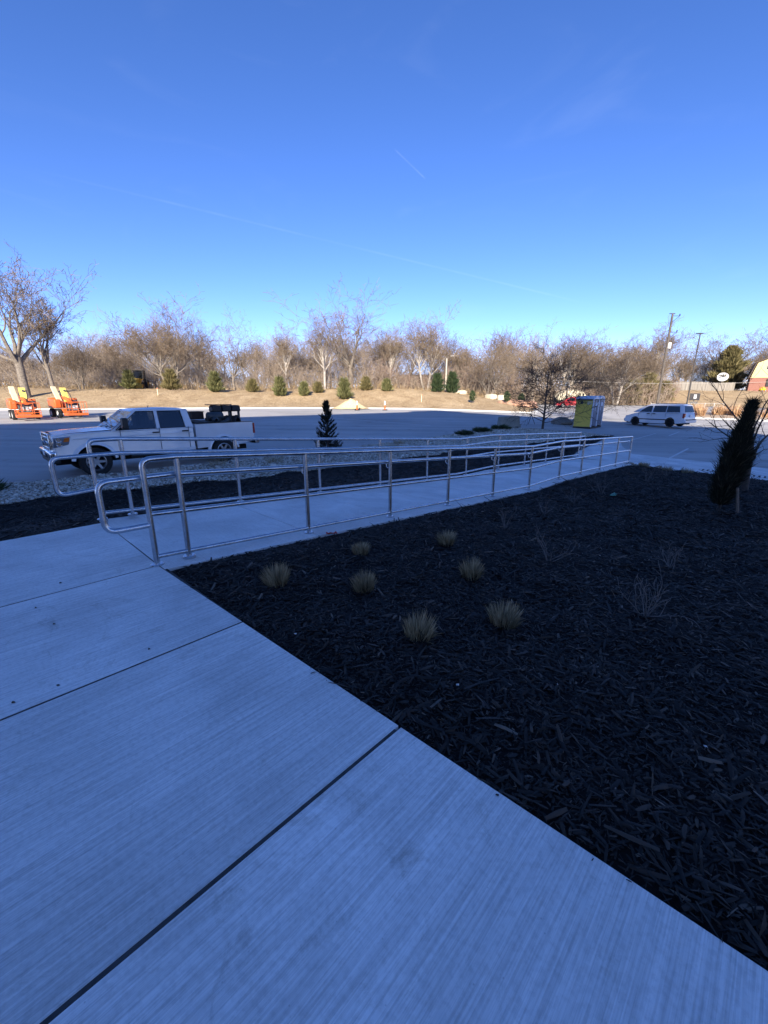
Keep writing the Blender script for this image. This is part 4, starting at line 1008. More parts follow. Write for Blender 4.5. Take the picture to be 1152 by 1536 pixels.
# ------------------------------------------------------------------ planted things near the viewer
tint_mat('dry_blades', [(0, (.12, .10, .055)), (.5, (.27, .22, .13)), (1, (.50, .43, .28))], .8, .2)
tint_mat('juniper_sprays', [(0, (.008, .010, .007)), (.5, (.024, .028, .018)), (.85, (.065, .062, .040)), (1, (.13, .10, .065))], .8, .2)
tint_mat('pine_needles', [(0, (.05, .06, .024)), (.5, (.135, .14, .058)), (1, (.26, .25, .115))], .85, .2)
tint_mat('pine_needles_olive', [(0, (.07, .065, .03)), (.5, (.16, .14, .06)), (1, (.28, .23, .11))], .85, .2)
tint_mat('spruce_needles', [(0, (.015, .03, .015)), (.5, (.04, .065, .03)), (1, (.085, .11, .05))], .85, .2)
def blades(n, rad, h, seed, splay=.5):
    g = np.random.default_rng(seed); a = g.uniform(0, 2 * np.pi, n); r = rad * .55 * np.sqrt(g.uniform(0, 1, n))
    b = np.stack([r * np.cos(a), r * np.sin(a), np.zeros(n)], 1); a2 = a + g.normal(0, .5, n); sp = splay * (r / (rad * .55)) ** .8 * g.uniform(.5, 1.3, n)
    H = h * g.uniform(.6, 1.08, n) * (1 - .28 * (r / (rad * .55)) ** 2); d = np.stack([np.cos(a2) * sp, np.sin(a2) * sp, np.ones(n)], 1)
    w = g.uniform(.0016, .0036, n); sv = np.stack([-np.sin(a2 + 1.1), np.cos(a2 + 1.1), np.zeros(n)], 1) * w[:, None]
    p1 = b + d * H[:, None] * np.array([.45, .45, .55]); p2 = b + d * H[:, None] * np.array([1.05, 1.05, 1.0]) + np.stack([np.cos(a2), np.sin(a2), -.3 * np.ones(n)], 1) * (sp * H * .12)[:, None]
    V = np.stack([b - sv, b + sv, p1 + sv, p1 - sv, p2], 1).reshape(-1, 3)
    F = np.array([(0, 1, 2), (0, 2, 3), (3, 2, 4)]); F = (F[None] + (np.arange(n) * 5)[:, None, None]).reshape(-1, 3)
    return V, F, np.repeat(g.uniform(0, 1, n), 5)
def grass_clump(x, y, z, rad, h, seed, label, n=420):
    T = thing('ornamental_grass', label, 'grass', (x, y, z), 0, 'clipped grass clumps in the mulch')
    gq = random.Random(seed); n = int(n * gq.uniform(.7, 1.25)); T.rotation_euler = (gq.uniform(-.12, .12), gq.uniform(-.12, .12), 0)
    V, F, t = blades(n, rad, h, seed, gq.uniform(.32, .55))
    if 'greenish' in label: t = .25 + .55 * t
    else: t = .15 + .85 * t
    npmesh('blades', V, F, 'dry_blades', T, tint=t)
    V, F, t = blades(n // 3, rad * 1.05, h * .45, seed + 500, 1.1); npmesh('dead_skirt', V, F, 'dry_blades', T, tint=t * .5)
    m = MB().lathe([(rad * .5, 0), (rad * .42, .02), (rad * .2, .035), (0, .04)], 12); m.build('crown_base', 'mulch_soil', T)
def bz(x, y): return bed_z(*st(x, y))
GC = [(-.97, 3.39, .165, .21, 'clipped tan grass clump nearest the sidewalk corner'),
      (-.26, 4.33, .13, .15, 'smallest clipped grass clump, nearest the railing'),
      (-.18, 3.38, .15, .19, 'dark greenish clipped grass clump between two tan ones'),
      (.78, 4.80, .15, .19, 'clipped tan grass clump farthest from the sidewalk on the railing side'),
      (.87, 3.76, .16, .22, 'tall upright clipped grass clump in the middle of the bed'),
      (.24, 2.55, .17, .20, 'clipped grass clump closest to the viewer, left of its neighbour'),
      (.93, 2.83, .18, .19, 'widest fan-shaped clipped grass clump, right of the closest one')]
for i, (x, y, r_, h_, lab) in enumerate(GC): grass_clump(x, y, bz(x, y) + .01, r_, h_, 150 + i * 3, lab)
for i, (s, t, lab) in enumerate(((16.35, -.75, 'small round dry clump at the foot of the railing'), (15.9, -1.55, 'small dry clump in the stony edge, left one'), (15.75, -2.15, 'small dry clump in the stony edge, right one'))):
    grass_clump(*xy(s, t), bed_z(s, t), .26, .24, 130 + i, lab, 260)
mat('twig_shrub', (.135, .12, .11), .85, var=.3, scale=9)
SHR = dict(seg=[4, 4, 3], wob=[.14, .18, .2], up=[.05, .05, .02], tip=[.55, .5, .5], kids=[3, 2], fork=[1, 1], lo=[.25, .25], ang=[(20, 48), (22, 50)], len=[.58, .6], rad=(.5, .7), rmin=.0024)
def bare_shrub(x, y, z, h, seed, label, stems=6):
    g = random.Random(seed); T = thing('bare_shrub', label, 'shrub', (x, y, z), 0, 'leafless shrubs in the mulch bed'); tw = MB(); first = True
    for k in range(stems):
        a = g.uniform(0, 6.28); sp = g.uniform(.15, 1.1); out = []
        d = Vector((math.cos(a) * sp, math.sin(a) * sp, 1)).normalized()
        grow(g, Vector((g.uniform(-.03, .03), g.uniform(-.03, .03), -.02)), d, h * .72 * g.uniform(.55, 1.0), .0055, 0, out, SHR)
        sm = MB()
        for lvl, pts, rs in out: (sm if lvl == 0 else tw).tube(pts, rs, 6 if lvl == 0 else 4)
        sm.build('stem', 'twig_shrub', T, smooth=60, recalc=False)
    kind(tw.build('twigs', 'twig_shrub', T, recalc=False), 'stuff')
SH = [(1.79, 5.76, .42, 6, 'bare shrub nearest the railing, left of the others'), (2.8, 6.88, .34, 6, 'small bare shrub second along the railing'), (3.92, 8.17, .40, 6, 'bare shrub left of the green scrap'),
      (1.87, 4.32, .40, 6, 'sprawling bare shrub right of the middle grass clump'), (3.24, 4.27, .36, 6, 'bare shrub below the leaning juniper'), (2.15, 3.02, .44, 10, 'largest bare shrub, many stems fanning out at the right'),
      (7.29, 11.18, .55, 5, 'bare shrub with pale stems near the far edge of the bed'), (8.72, 12.4, .5, 5, 'bare shrub farthest along the bed'), (5.07, 9.3, .5, 6, 'bare shrub just behind the green scrap')]
for i, (x, y, h_, n_, lab) in enumerate(SH): bare_shrub(x, y, bz(x, y), h_, 210 + i, lab, n_)
# ---- scale-leaved columnar juniper, leaning
def sprays(n, surf, seed, ln=(.10, .22), wd=.012, out=.55):
    """tufts: three-bladed upward feathers"""
    g = np.random.default_rng(seed); P0 = np.zeros((n, 3)); D = np.zeros((n, 3))
    for i in range(n): P0[i], D[i] = surf(g)
    L = g.uniform(*ln, n); Vs = []; Fs = []; ts = []; c = 0
    V = np.zeros((n, 9, 3))
    for j in range(3):
        d = D + g.normal(0, .28, (n, 3)); d /= np.linalg.norm(d, axis=1)[:, None]
        s = np.cross(d, g.normal(0, 1, (n, 3))); s /= np.linalg.norm(s, axis=1)[:, None] + 1e-9
        q = P0 + d * (L * g.uniform(.0, .25, n))[:, None]
        V[:, j * 3] = q - s * wd; V[:, j * 3 + 1] = q + s * wd; V[:, j * 3 + 2] = q + d * (L * g.uniform(.7, 1.1, n))[:, None]
    F = np.arange(n * 9).reshape(-1, 3)
    return V.reshape(-1, 3), F, np.repeat(np.clip(g.normal(.45, .28, n), 0, 1), 9)
def column_surface(h, prof, out=.5, lean=(0, 0), core=.35):
    def f(g):
        u = g.uniform(0, 1); z = h * (u ** .9); r0 = prof(z / h); a = g.uniform(0, 2 * np.pi)
        r = r0 * (core + (1 - core) * g.uniform(0, 1) ** .45) * (1 + .22 * math.sin(a * 3 + z * 5) + .12 * math.sin(a * 7 - z * 11))
        p = np.array([r * math.cos(a) + lean[0] * z, r * math.sin(a) + lean[1] * z, z]); d = np.array([math.cos(a) * out + lean[0], math.sin(a) * out + lean[1], 1.0]); return p, d
    return f
jx, jy = 6.66, 7.85
J = thing('columnar_juniper', 'dark columnar juniper leaning right in the mulch bed', 'juniper', (jx, jy, bz(jx, jy) + .02))
jp = lambda u: .165 * (math.sin(math.pi * min(1, (u * .88 + .16))) ** .7) * (1 if u < .45 else 1 - .88 * ((u - .45) / .55) ** 1.1) 
JL = (.10, .0)
V, F, t = sprays(8000, column_surface(1.9, jp, .42, JL, .2), 71, (.07, .19), .009); V[:, 2] += .12; npmesh('foliage', V, F, 'juniper_sprays', J, tint=t)
g = np.random.default_rng(9)
V, F, t = sprays(520, column_surface(1.95, lambda u: jp(u) * 1.2, .85, JL, .85), 72, (.12, .26), .007); V[:, 2] += .12; npmesh('loose_sprays', V, F, 'juniper_sprays', J, tint=t)
MB().tube([(0, 0, -.1), (.03, 0, .4), (.10, 0, 1.0), (.19, 0, 1.9)], [.035, .03, .02, .006], 8).build('trunk', 'bark_dark', J, smooth=60)
mat('stake_wood', (.16, .12, .09), .85, var=.3, scale=6, stretch=(1, 1, 8))
o = MB().tube([(.02, 0, -.12), (-.03, .02, .2), (-.09, .03, .5)], [.026, .025, .023], 8).build('support_stake', 'stake_wood', smooth=40); o.location = (6.80, 7.55, bz(6.8, 7.55)); tag(o, 'short wooden stake leaning at the foot of the juniper', 'stake')
# ---- bare young tree right of the juniper
YT = dict(seg=[5, 6, 5, 4], wob=[.05, .14, .18, .2], up=[.02, .05, .04, .03], tip=[.6, .3, .35, .5], kids=[8, 7, 5], fork=[2, 1, 1], lo=[.42, .25, .25], ang=[(28, 60), (28, 55), (28, 55)], len=[.95, .55, .55], rad=(.4, .58), rmin=.004)
out = wood_mesh(905, YT, 1.75, .085, 1, .12); yx, yy = 9.25, 10.2
T = thing('young_tree', 'bare young tree at the right edge, behind the juniper', 'tree', (yx, yy, bz(yx, yy)), R(330)); tr, cr = wood_objs(out, 1, 0, 0)
tr.build('trunk', 'bark_dark', T, smooth=60, recalc=False); cr.build('crown', 'twigs_dark', T, recalc=False)
o = MB().tube([(0, 0, -.1), (-.42, -.1, .62)], .024, 8).build('support_stake', 'stake_wood', smooth=40); o.location = (yx + .75, yy - .1, bz(yx + .7, yy)); tag(o, 'wooden stake propped against the bare young tree at the right edge', 'stake')
# ---- dark young juniper in the gravel
x, y = xy(9.55, 9.35); z = gz(9.55, 9.35)
J = thing('young_juniper', 'dark pointed young juniper standing in the gravel strip', 'juniper', (x, y, z))
JS = MB(); g = random.Random(4); Va = []; Fa = []; Ta = []; off = 0
gn = np.random.default_rng(8)
for k in range(120):
    u = g.uniform(.0, 1) ** 1.1; a = g.uniform(0, 6.28); zz = .12 + 2.05 * u; r0 = .55 * (1 - u) ** .85 + .03; L = r0 * g.uniform(.75, 1.15)
    n = int(40 + 60 * L); tt = gn.uniform(.15, 1, n); up = .5 + .5 * u
    px = np.cos(a) * L * tt; py = np.sin(a) * L * tt; pz = zz + L * (up * tt ** 1.6) * .9
    p = np.stack([px, py, pz], 1) + gn.normal(0, .016, (n, 3)); d = np.stack([np.full(n, np.cos(a) * .6), np.full(n, np.sin(a) * .6), .5 + tt], 1) + gn.normal(0, .3, (n, 3)); d /= np.linalg.norm(d, axis=1)[:, None]
    s = np.cross(d, gn.normal(0, 1, (n, 3))); s /= np.linalg.norm(s, axis=1)[:, None]; q = p + d * gn.uniform(.07, .14, n)[:, None]
    Va.append(np.stack([p - s * .011, p + s * .011, q], 1).reshape(-1, 3)); Ta.append(np.repeat(gn.uniform(0, .8, n), 3))
Va = np.concatenate(Va); npmesh('foliage', Va, np.arange(len(Va)).reshape(-1, 3), 'juniper_sprays', J, tint=np.concatenate(Ta))
MB().tube([(0, 0, -.1), (0, 0, 2.2)], [.05, .008], 8).build('trunk', 'bark_dark', J, smooth=60)
# ---- spreading junipers and tufts in gravel
def low_shrub(s, t, rad, h, seed, label, m='juniper_sprays', n=700, name='spreading_juniper'):
    x, y = xy(s, t); T = thing(name, label, 'shrub', (x, y, gz(s, t)))
    def f(g):
        a = g.uniform(0, 2 * np.pi); r = rad * g.uniform(0, 1) ** .5 * (1 + .3 * math.sin(3 * a + seed)); zz = h * .6 * (1 - (r / rad / 1.3) ** 2) * g.uniform(.1, 1)
        return np.array([r * math.cos(a), r * math.sin(a), zz]), np.array([math.cos(a), math.sin(a), .75])
    V, F, t_ = sprays(n, f, seed, (.12, .3), .012); npmesh('foliage', V, F, m, T, tint=t_)
    MB().tube([(-rad * .5, 0, .0), (0, 0, .06), (rad * .4, .1, .03)], .015, 6).build('stem', 'bark_dark', T)
low_shrub(-1.55, 11.0, .85, .45, 301, 'low spreading juniper in the gravel at the left edge', 'spruce_needles')
low_shrub(20.2, 9.6, .42, .38, 302, 'first of three small dark shrubs by the concrete barrier, leftmost', 'spruce_needles', 350)
low_shrub(22.6, 9.9, .5, .42, 303, 'middle one of three small dark shrubs by the concrete barrier', 'spruce_needles', 400)
low_shrub(25.0, 9.9, .55, .36, 304, 'small dark shrub right beside the concrete barrier', 'spruce_needles', 400)
for i, (s, t) in enumerate(((5.2, 10.2), (7.0, 9.4), (11.6, 9.2), (12.8, 8.6), (14.3, 9.6))):
    x, y = xy(s, t); V, F, tt = blades(150, .5, .42, 330 + i, .7); T = thing('wispy_tuft', ['thin dry tuft in the gravel below the truck bed', 'thin dry tuft in the gravel left of the young juniper', 'thin dry tuft in the gravel right of the young juniper', 'dry tuft in the gravel behind the railing kink', 'dry tuft at the lot edge of the gravel'][i], 'grass', (x, y, gz(s, t)), 0, 'dry tufts in the gravel')
    npmesh('blades', V, F, 'dry_blades', T, tint=tt)
    MB().tube([(0, 0, -.03), (.02, .01, .12)], .006, 5).build('stem', 'twig_shrub', T)
# ---- litter and grit
mat('scrap_green', (.10, .36, .26), .5, var=.2, scale=20); mat('scrap_red', (.62, .06, .03), .6)
def scrap(name, label, x, y, z, m, sz, seed):
    g = random.Random(seed); b = MB(); n = 7
    for i in range(n):
        for j in range(4): b.v.append(((i / (n - 1) - .5) * sz + g.gauss(0, .008), (j / 3 - .5) * sz * .4 + g.gauss(0, .006), .015 + abs(g.gauss(0, .018))))
    for i in range(n - 1):
        for j in range(3): a = i * 4 + j; b.f.append((a, a + 1, a + 5, a + 4))
    o = b.build(name, m, smooth=60); o.location = (x, y, z); o.rotation_euler = (0, 0, g.uniform(0, 3)); md = o.modifiers.new('s', 'SOLIDIFY'); md.thickness = .003
    tag(o, label, 'litter')
scrap('crumpled_wrapper', 'crumpled pale green scrap lying on the mulch', 5.24, 9.07, bz(5.24, 9.07) + .02, 'scrap_green', .26, 3)
x, y = xy(2.02, -.24); scrap('marking_ribbon', 'small red ribbon scrap on the mulch beside the ramp', x, y, bz(x, y) + .02, 'scrap_red', .12, 5)
mat('pebble_white', (.62, .62, .60), .7)
PEB = ['tiny white pebble right of the widest grass clump', 'tiny white pebble between the largest shrub and the sprawling shrub', 'tiny white pebble in the mulch nearest the right frame edge', 'tiny white pebble left of the closest grass clump', 'tiny white pebble below the widest grass clump', 'tiny white pebble beyond the shrub below the juniper', 'tiny white pebble left of the shrub below the juniper', 'tiny white pebble between the closest grass clump and the walk']
for i, (x, y) in enumerate(((1.37, 2.25), (2.36, 3.83), (1.58, 1.62), (-.62, 2.53), (1.03, 2.05), (3.43, 4.9), (2.6, 4.6), (.42, 1.98))):
    g = np.random.default_rng(400 + i); iv = np.array([(-1, 0, 0), (1, 0, 0), (0, -.7, 0), (0, .7, 0), (0, 0, .5), (0, 0, -.5)]) * g.uniform(.7, 1.2, (6, 3)) * g.uniform(.009, .015)
    o = npmesh('pebble', iv, np.array([(0, 3, 4), (3, 1, 4), (1, 2, 4), (2, 0, 4), (3, 0, 5), (1, 3, 5), (2, 1, 5), (0, 2, 5)]), 'pebble_white', smooth=False); o.location = (x, y, bz(x, y) + .018); o.rotation_euler = (0, 0, i)
    tag(o, PEB[i], 'pebble', 'white pebbles on the mulch')
CRU = ['dark mulch crumb on the sidewalk, one of the two farther left', 'dark mulch crumb on the middle slab, below the joint near the ramp', 'dark mulch crumb just above the middle joint', 'leftmost dark mulch crumb on the sidewalk, near the frame edge', 'dark mulch crumb nearest the planted bed', 'dark mulch crumb on the slab closest to the ramp']
mat('soil_crumb', (.03, .026, .022), .95)
for i, (x, y) in enumerate(((-2.75, 2.9), (-2.42, 2.66), (-1.88, 2.0), (-2.02, 1.86), (-1.55, 2.35), (-2.9, 3.35))):
    g = np.random.default_rng(450 + i); iv = np.array([(-1, 0, 0), (1, 0, 0), (0, -.7, 0), (0, .7, 0), (0, 0, .7), (0, 0, -.2)]) * g.uniform(.6, 1.3, (6, 3)) * g.uniform(.008, .014)
    o = npmesh('mulch_crumb', iv, np.array([(0, 3, 4), (3, 1, 4), (1, 2, 4), (2, 0, 4), (3, 0, 5), (1, 3, 5), (2, 1, 5), (0, 2, 5)]), 'soil_crumb'); o.location = (x, y, .004); tag(o, CRU[i], 'crumb', 'mulch crumbs on the sidewalk')
# ------------------------------------------------------------------ lot furniture
def stall_line(name, a, b, w_=.10):
    a, b = Vector(a), Vector(b); d = (b - a).normalized(); n = Vector((-d.y, d.x)) * w_ / 2
    vs = [(q.x, q.y, lotz(q.x, q.y) + .011) for q in (a - n, b - n, b + n, a + n)]; kind(MB().add(vs, [(0, 1, 2, 3)]).build(name, 'line_paint'), 'structure')
stall_line('stall_line', (11.75, 17.05), (15.4, 20.75)); stall_line('stall_line', (18.2, 26.4), (20.6, 28.9)); stall_line('stall_line', (24.5, 33.0), (27.0, 35.6)); stall_line('stall_line', (-9, 40.6), (3.5, 31.2), .16); stall_line('stall_line', (18.1, 27.6), (13.3, 22.9), .08)
mat('dark_iron', (.03, .03, .032), .7, metal=.3)
dr = kind(MB().add([lot3(17.9, -2.2, .009), lot3(18.3, -2.2, .009), lot3(18.3, -11, .009), lot3(17.9, -11, .009)], [(0, 1, 2, 3)]).build('hatch_strip', 'joint_dark'), 'structure')  # dark strip on the apron, crossed by concrete-coloured bars to form a hatch
for k in range(60):
    t = -2.25 - k * .145; a, b = lot3(17.88, t, .013), lot3(18.32, t, .013); MB().box((a + b) / 2, (.44, .085, .006), rz=AX).build('hatch_bar', 'pad_concrete', dr)
mat('barrier_concrete', (.23, .235, .205), .9, var=.25, scale=3, bump=.4, bscale=20)
bx, by = 9.0, 30.1; bz0 = lotz(bx, by) + .04
B = thing('concrete_barrier', 'weathered concrete traffic barrier standing in the gravel', 'barrier', (bx, by, bz0), R(28))
MB().prism([(-.30, 0), (.30, 0), (.30, .07), (.17, .28), (.09, .80), (-.09, .80), (-.17, .28), (-.30, .07)], -.95, .95, 'x').build('block', 'barrier_concrete', B, bevel=.02)
for x in (-.5, .5): MB().box((x, 0, .03), (.3, .62, .08)).build('drain_slot', 'under_dark', B)
mat('rock_grey', (.20, .185, .16), .95, var=.3, scale=3, bump=.6, bscale=8); mat('limestone', (.62, .55, .40), .9, var=.15, scale=2, bump=.4, bscale=6)
def boulder(name, label, x, y, sx, sy_, sz, seed, m, group=None, blocky=False):
    bm = bmesh.new(); bmesh.ops.create_icosphere(bm, subdivisions=3, radius=1); g = random.Random(seed)
    ph = [g.uniform(0, 6) for _ in range(6)]
    for v in bm.verts:
        c = v.co
        if blocky: c = Vector([math.copysign(abs(q) ** .55, q) for q in c])
        k = 1 + .12 * math.sin(c.x * 3 + ph[0]) * math.cos(c.y * 3.3 + ph[1]) + .08 * math.sin(c.z * 5 + ph[2] + c.x * 4)
        v.co = Vector((c.x * sx * k, c.y * sy_ * k, max(c.z * sz * k, -.25 * sz)))
    me = bpy.data.meshes.new(name); bm.to_mesh(me); bm.free(); me.materials.append(MATS[m]); smooth_by_angle(me, 35)
    o = link(bpy.data.objects.new(name, me)); o.location = (x, y, ground_z(x, y) + .15 * sz); o.rotation_euler = (0, 0, g.uniform(0, 3)); tag(o, label, 'boulder', group)
boulder('boulder', 'grey-brown boulder behind the young dark tree', 14.4, 33.9, .85, .6, .5, 1, 'rock_grey'); boulder('boulder', 'low dark rock left of the portable toilets', 16.6, 35.6, .6, .5, .35, 2, 'rock_grey')
for i, (u, Y, sx, sz, lab) in enumerate(((679, 68, 1.0, .55, 'leftmost cream limestone block on the far bank'), (691, 68.5, .8, .5, 'second cream limestone block on the far bank'), (735, 66, 1.3, .6, 'long cream limestone block right of the leaning tree'), (751, 64, .8, .7, 'rightmost cream limestone block on the far bank'))):
    boulder('limestone_block', lab, TX(u, Y), Y, sx, .6, sz, 20 + i, 'limestone', 'limestone blocks on the bank', True)
# sand heap, channelisers, stakes
mat('sand', (.62, .48, .27), .95, var=.2, scale=6, bump=.6, bscale=10)
def heap(x, y, r_, h):
    m = MB(); n = 28; rings = 9; g = random.Random(6)
    for i in range(rings + 1):
        u = i / rings
        for k in range(n):
            a = 2 * math.pi * k / n; rr = r_ * u * (1 + .12 * math.sin(2 * a + 1) + .06 * math.sin(5 * a)); m.v.append((rr * math.cos(a) * 1.5, rr * math.sin(a) * .8, h * .5 * (1 + math.cos(math.pi * u)) * (1 + .15 * math.sin(a + 2)) + g.gauss(0, .02) - .05 * u))
    for i in range(rings):
        for k in range(n): a, b = i * n + k, i * n + (k + 1) % n; m.f.append((a, b, b + n, a + n))
    o = m.build('sand_heap', 'sand', smooth=60); o.location = (x, y, lotz(x, y) + .1); tag(o, 'heap of yellow sand on the far kerb', 'sand heap')
heap(-4.2, 51.6, 1.45, 1.0)
mat('cone_orange', (.68, .12, .02), .5); mat('cone_white', (.75, .75, .75), .4)
for x, y, lab in ((-3.14, 49.0, 'orange and white channeliser post in front of the sand heap'), (.1, 49.6, 'orange and white channeliser post right of the sand heap')):
    T = thing('channeliser_post', lab, 'traffic post', (x, y, lotz(x, y)), 0, 'channeliser posts along the far kerb')
    MB().lathe([(0, .09), (.2, .09), (.3, .06), (.3, 0)], 8).build('rubber_base', 'tyre_rubber', T)
    MB().lathe([(.11, .08), (.09, .60), (.0, .60)], 12).build('post', 'cone_orange', T, smooth=40); MB().lathe([(.088, .60), (.07, 1.0), (.03, 1.08), (0, 1.08)], 12).build('reflective_sleeve', 'cone_white', T, smooth=40)
mat('lath_wood', (.68, .58, .40), .8)
for u, Y, h, lab in ((239.5, 55.5, .95, 'thin survey stake in the dry lawn behind the truck cab'), (632, 57.5, 1.0, 'thin survey stake in the dry lawn below the bare tree line'), (20, 52, .7, 'thin survey stake at the far left lawn')):
    x = TX(u, Y); T = thing('survey_stake', lab, 'stake', (x, Y, ground_z(x, Y)), 0, 'survey stakes in the lawn'); MB().box((0, 0, h / 2 - .1), (.07, .03, h + .2)).build('lath', 'lath_wood', T); MB().box((.02, -.02, h - .1), (.09, .01, .1)).build('ribbon', 'cone_orange', T)
# tripod stand in front of the far trees
T = thing('tripod_stand', 'thin black tripod stand left of the young dark tree', 'tripod', (11.85, 33.7, lotz(11.85, 33.7)))
for k in range(3):
    a = R(100 + 120 * k); MB().tube([(.32 * math.cos(a), .32 * math.sin(a), 0), (0, 0, .75)], .02, 6).build('leg', 'tool_black', T)
MB().tube([(0, 0, .7), (0, 0, 1.55)], .022, 6).build('mast', 'tool_black', T)
# ---- young dark trees with fine level branches
YD = dict(seg=[8, 5, 4, 3], wob=[.015, .09, .16, .2], up=[.02, .05, .02, .02], tip=[.25, .25, .4, .5], kids=[46, 11, 6], fork=[1, 1, 1], lo=[.14, .15, .2], ang=[(64, 94), (30, 55), (28, 55)], len=[.60, .42, .5], rad=(.30, .44), rmin=.010)
def young_dark(x, y, h, seed, label, z):
    out = wood_mesh(seed, YD, h, .095 * h / 4.6); T = thing('young_dark_tree', label, 'tree', (x, y, z)); tr, cr = wood_objs(out, 0, 0, 0)
    tr.build('trunk', 'bark_dark', T, smooth=60, recalc=False); cr.build('crown', 'twigs_dark', T, recalc=False)
young_dark(11.1, 29.1, 4.75, 520, 'young dark tree with level bare branches left of the portable toilets', lotz(11.1, 29.1)); young_dark(19.6, 38.5, 4.1, 521, 'young dark tree with only its top showing behind the portable toilets', lotz(19.6, 38.5))
# ------------------------------------------------------------------ evergreens along the bank
def conifer(label, x, y, h, w_, seed, m, shape=.8, name='young_pine', n=None, group='young evergreens along the bank'):
    T = thing(name, label, 'evergreen', (x, y, ground_z(x, y) - .05), 0, group)
    prof = lambda u: w_ / 2 * ((1 - u) ** shape) * (min(1, .45 + u * 5)) * (.85 + .25 * math.sin(u * 23 + seed)) + .03
    V, F, t = sprays(n or int(420 + 240 * h), column_surface(h, prof, .8, (0, 0), .15), seed, (.20 * h ** .4, .55 * h ** .4), .035 * h ** .3); npmesh('foliage', V, F, m, T, tint=t)
    MB().tube([(0, 0, -.2), (0, 0, h * .9)], [.05 * h / 2, .01], 6).build('trunk', 'bark_grey', T)
EV = [(199, 64, 3.0, 2.7, 'pine_needles', 'deep green young pine left of the yellow tractor'), (261, 63, 3.3, 3.0, 'pine_needles_olive', 'olive-brown young cedar right of the yellow tractor'), (326, 61, 3.1, 2.9, 'pine_needles', 'broad yellow-green young pine above the truck cargo'),
      (381, 64, 2.0, 2.4, 'pine_needles_olive', 'low brownish young cedar between two green pines'), (421, 60.5, 2.9, 2.3, 'pine_needles', 'yellow-green pointed young pine left of the young juniper'), (457, 61.5, 2.1, 1.9, 'pine_needles', 'small green pine just left of the young juniper top'),
      (478, 64, 1.7, 2.0, 'pine_needles_olive', 'small brownish cedar behind the young juniper'), (517, 59, 3.1, 2.4, 'pine_needles', 'bright green young pine behind the sand heap'), (549, 66, 2.2, 2.3, 'pine_needles_olive', 'dull cedar under the broadest bare crown'),
      (580, 65, 1.9, 2.0, 'pine_needles', 'small dark green pine right of the broadest bare crown'), (655, 67, 3.1, 2.3, 'spruce_needles', 'dark spruce left of the power post'), (677, 67, 3.5, 2.5, 'spruce_needles', 'taller dark spruce right of the power post')]
for i, (u, Y, h, w_, m, lab) in enumerate(EV): conifer(lab, TX(u, Y), Y, h * .8, w_ * .78, 600 + i, m, .62)
for i, (u, Y, lab) in enumerate(((708, 57, 'small egg-shaped evergreen on a bare stem on the lawn'), (759, 56.5, 'small egg-shaped evergreen left of the red dirt'), (781, 58, 'small egg-shaped evergreen in the red dirt'))):
    x = TX(u, Y); T = thing('clipped_evergreen', lab, 'evergreen', (x, Y, ground_z(x, Y)), 0, 'egg-shaped evergreens on the lawn')
    V, F, t = sprays(420, column_surface(1.25, lambda q: .42 * math.sin(math.pi * min(.97, q * .9 + .1)) ** .7, .3, (0, 0), .2), 640 + i, (.12, .25), .03); V[:, 2] += .28; npmesh('foliage', V, F, 'spruce_needles', T, tint=t)
    MB().tube([(0, 0, -.1), (0, 0, .5)], .035, 6).build('trunk', 'bark_grey', T)
conifer('big brownish cedar behind the white dish', TX(1082, 104), 104, 9.6, 9.0, 660, 'pine_needles_olive', .6, 'cedar_tree', 5200, None)
for i, (u, Y, h, w_, lab) in enumerate(((945, 74, 3.6, 3.6, 'green-brown juniper bush left of the utility pole'), (968, 75, 4.6, 4.2, 'largest juniper bush, behind the utility pole'), (992, 76, 3.2, 3.6, 'juniper bush right of the utility pole by the fence'))):
    conifer(lab, TX(u, Y), Y, h, w_, 670 + i, 'pine_needles_olive', .5, 'juniper_bush', 1900, 'juniper bushes by the street')
# ------------------------------------------------------------------ poles and wires
mat('pole_wood', (.10, .085, .072), .9, var=.3, scale=3); mat('pole_steel', (.055, .05, .048), .5, metal=.3); mat('pole_pale', (.45, .40, .33), .9, var=.2, scale=2)
def utility_pole(u, Y, h):
    x = TX(u, Y); T = thing('utility_pole', 'tall wooden utility pole with brackets behind the minivan', 'utility pole', (x, Y, ground_z(x, Y)))
    MB().tube([(0, 0, -.3), (0, 0, h)], [.17, .12], 10).build('pole', 'pole_wood', T, smooth=60)
    for z in (h - .25, h - 2.2):
        MB().tube([(.1, 0, z - .75), (.95, 0, z)], .035, 6).tube([(.1, 0, z), (.95, 0, z)], .03, 6).build('bracket_arm', 'pole_steel', T)
        MB().lathe([(.0, 0), (.09, 0), (.06, .12), (.09, .2), (0, .26)], 10, Matrix.Translation((.95, 0, z))).build('insulator', 'pole_steel', T)
    MB().tube([(.22, -.1, h - 4.2), (.22, -.1, h - 3.5)], .2, 10).build('transformer', 'cone_white', T, smooth=40)
    MB().box((-.05, 0, h + .02), (.7, .12, .1)).build('top_cap', 'pole_steel', T)
utility_pole(985, 58, 12.1)
def lamp_pole(u, Y, h, label, arm=1):
    x = TX(u, Y); T = thing('lamp_pole', label, 'lamp pole', (x, Y, ground_z(x, Y)))
    MB().tube([(0, 0, -.2), (0, 0, h)], [.10, .075], 8).build('pole', 'pole_steel', T, smooth=60); MB().tube([(0, 0, 0), (0, 0, .5)], .22, 10).build('footing', 'kerb_concrete', T)
    MB().box((arm * .35 if arm else 0, 0, h + .03), (.9, .34, .10)).build('lamp_head', 'pole_steel', T, bevel=.02)
    return T
lamp_pole(1029.5, 57.5, 9.7, 'dark steel lamp pole with a flat head right of the utility pole', -.1); lamp_pole(848, 62, 7.4, 'dark lamp pole rising behind the portable toilets', .9)
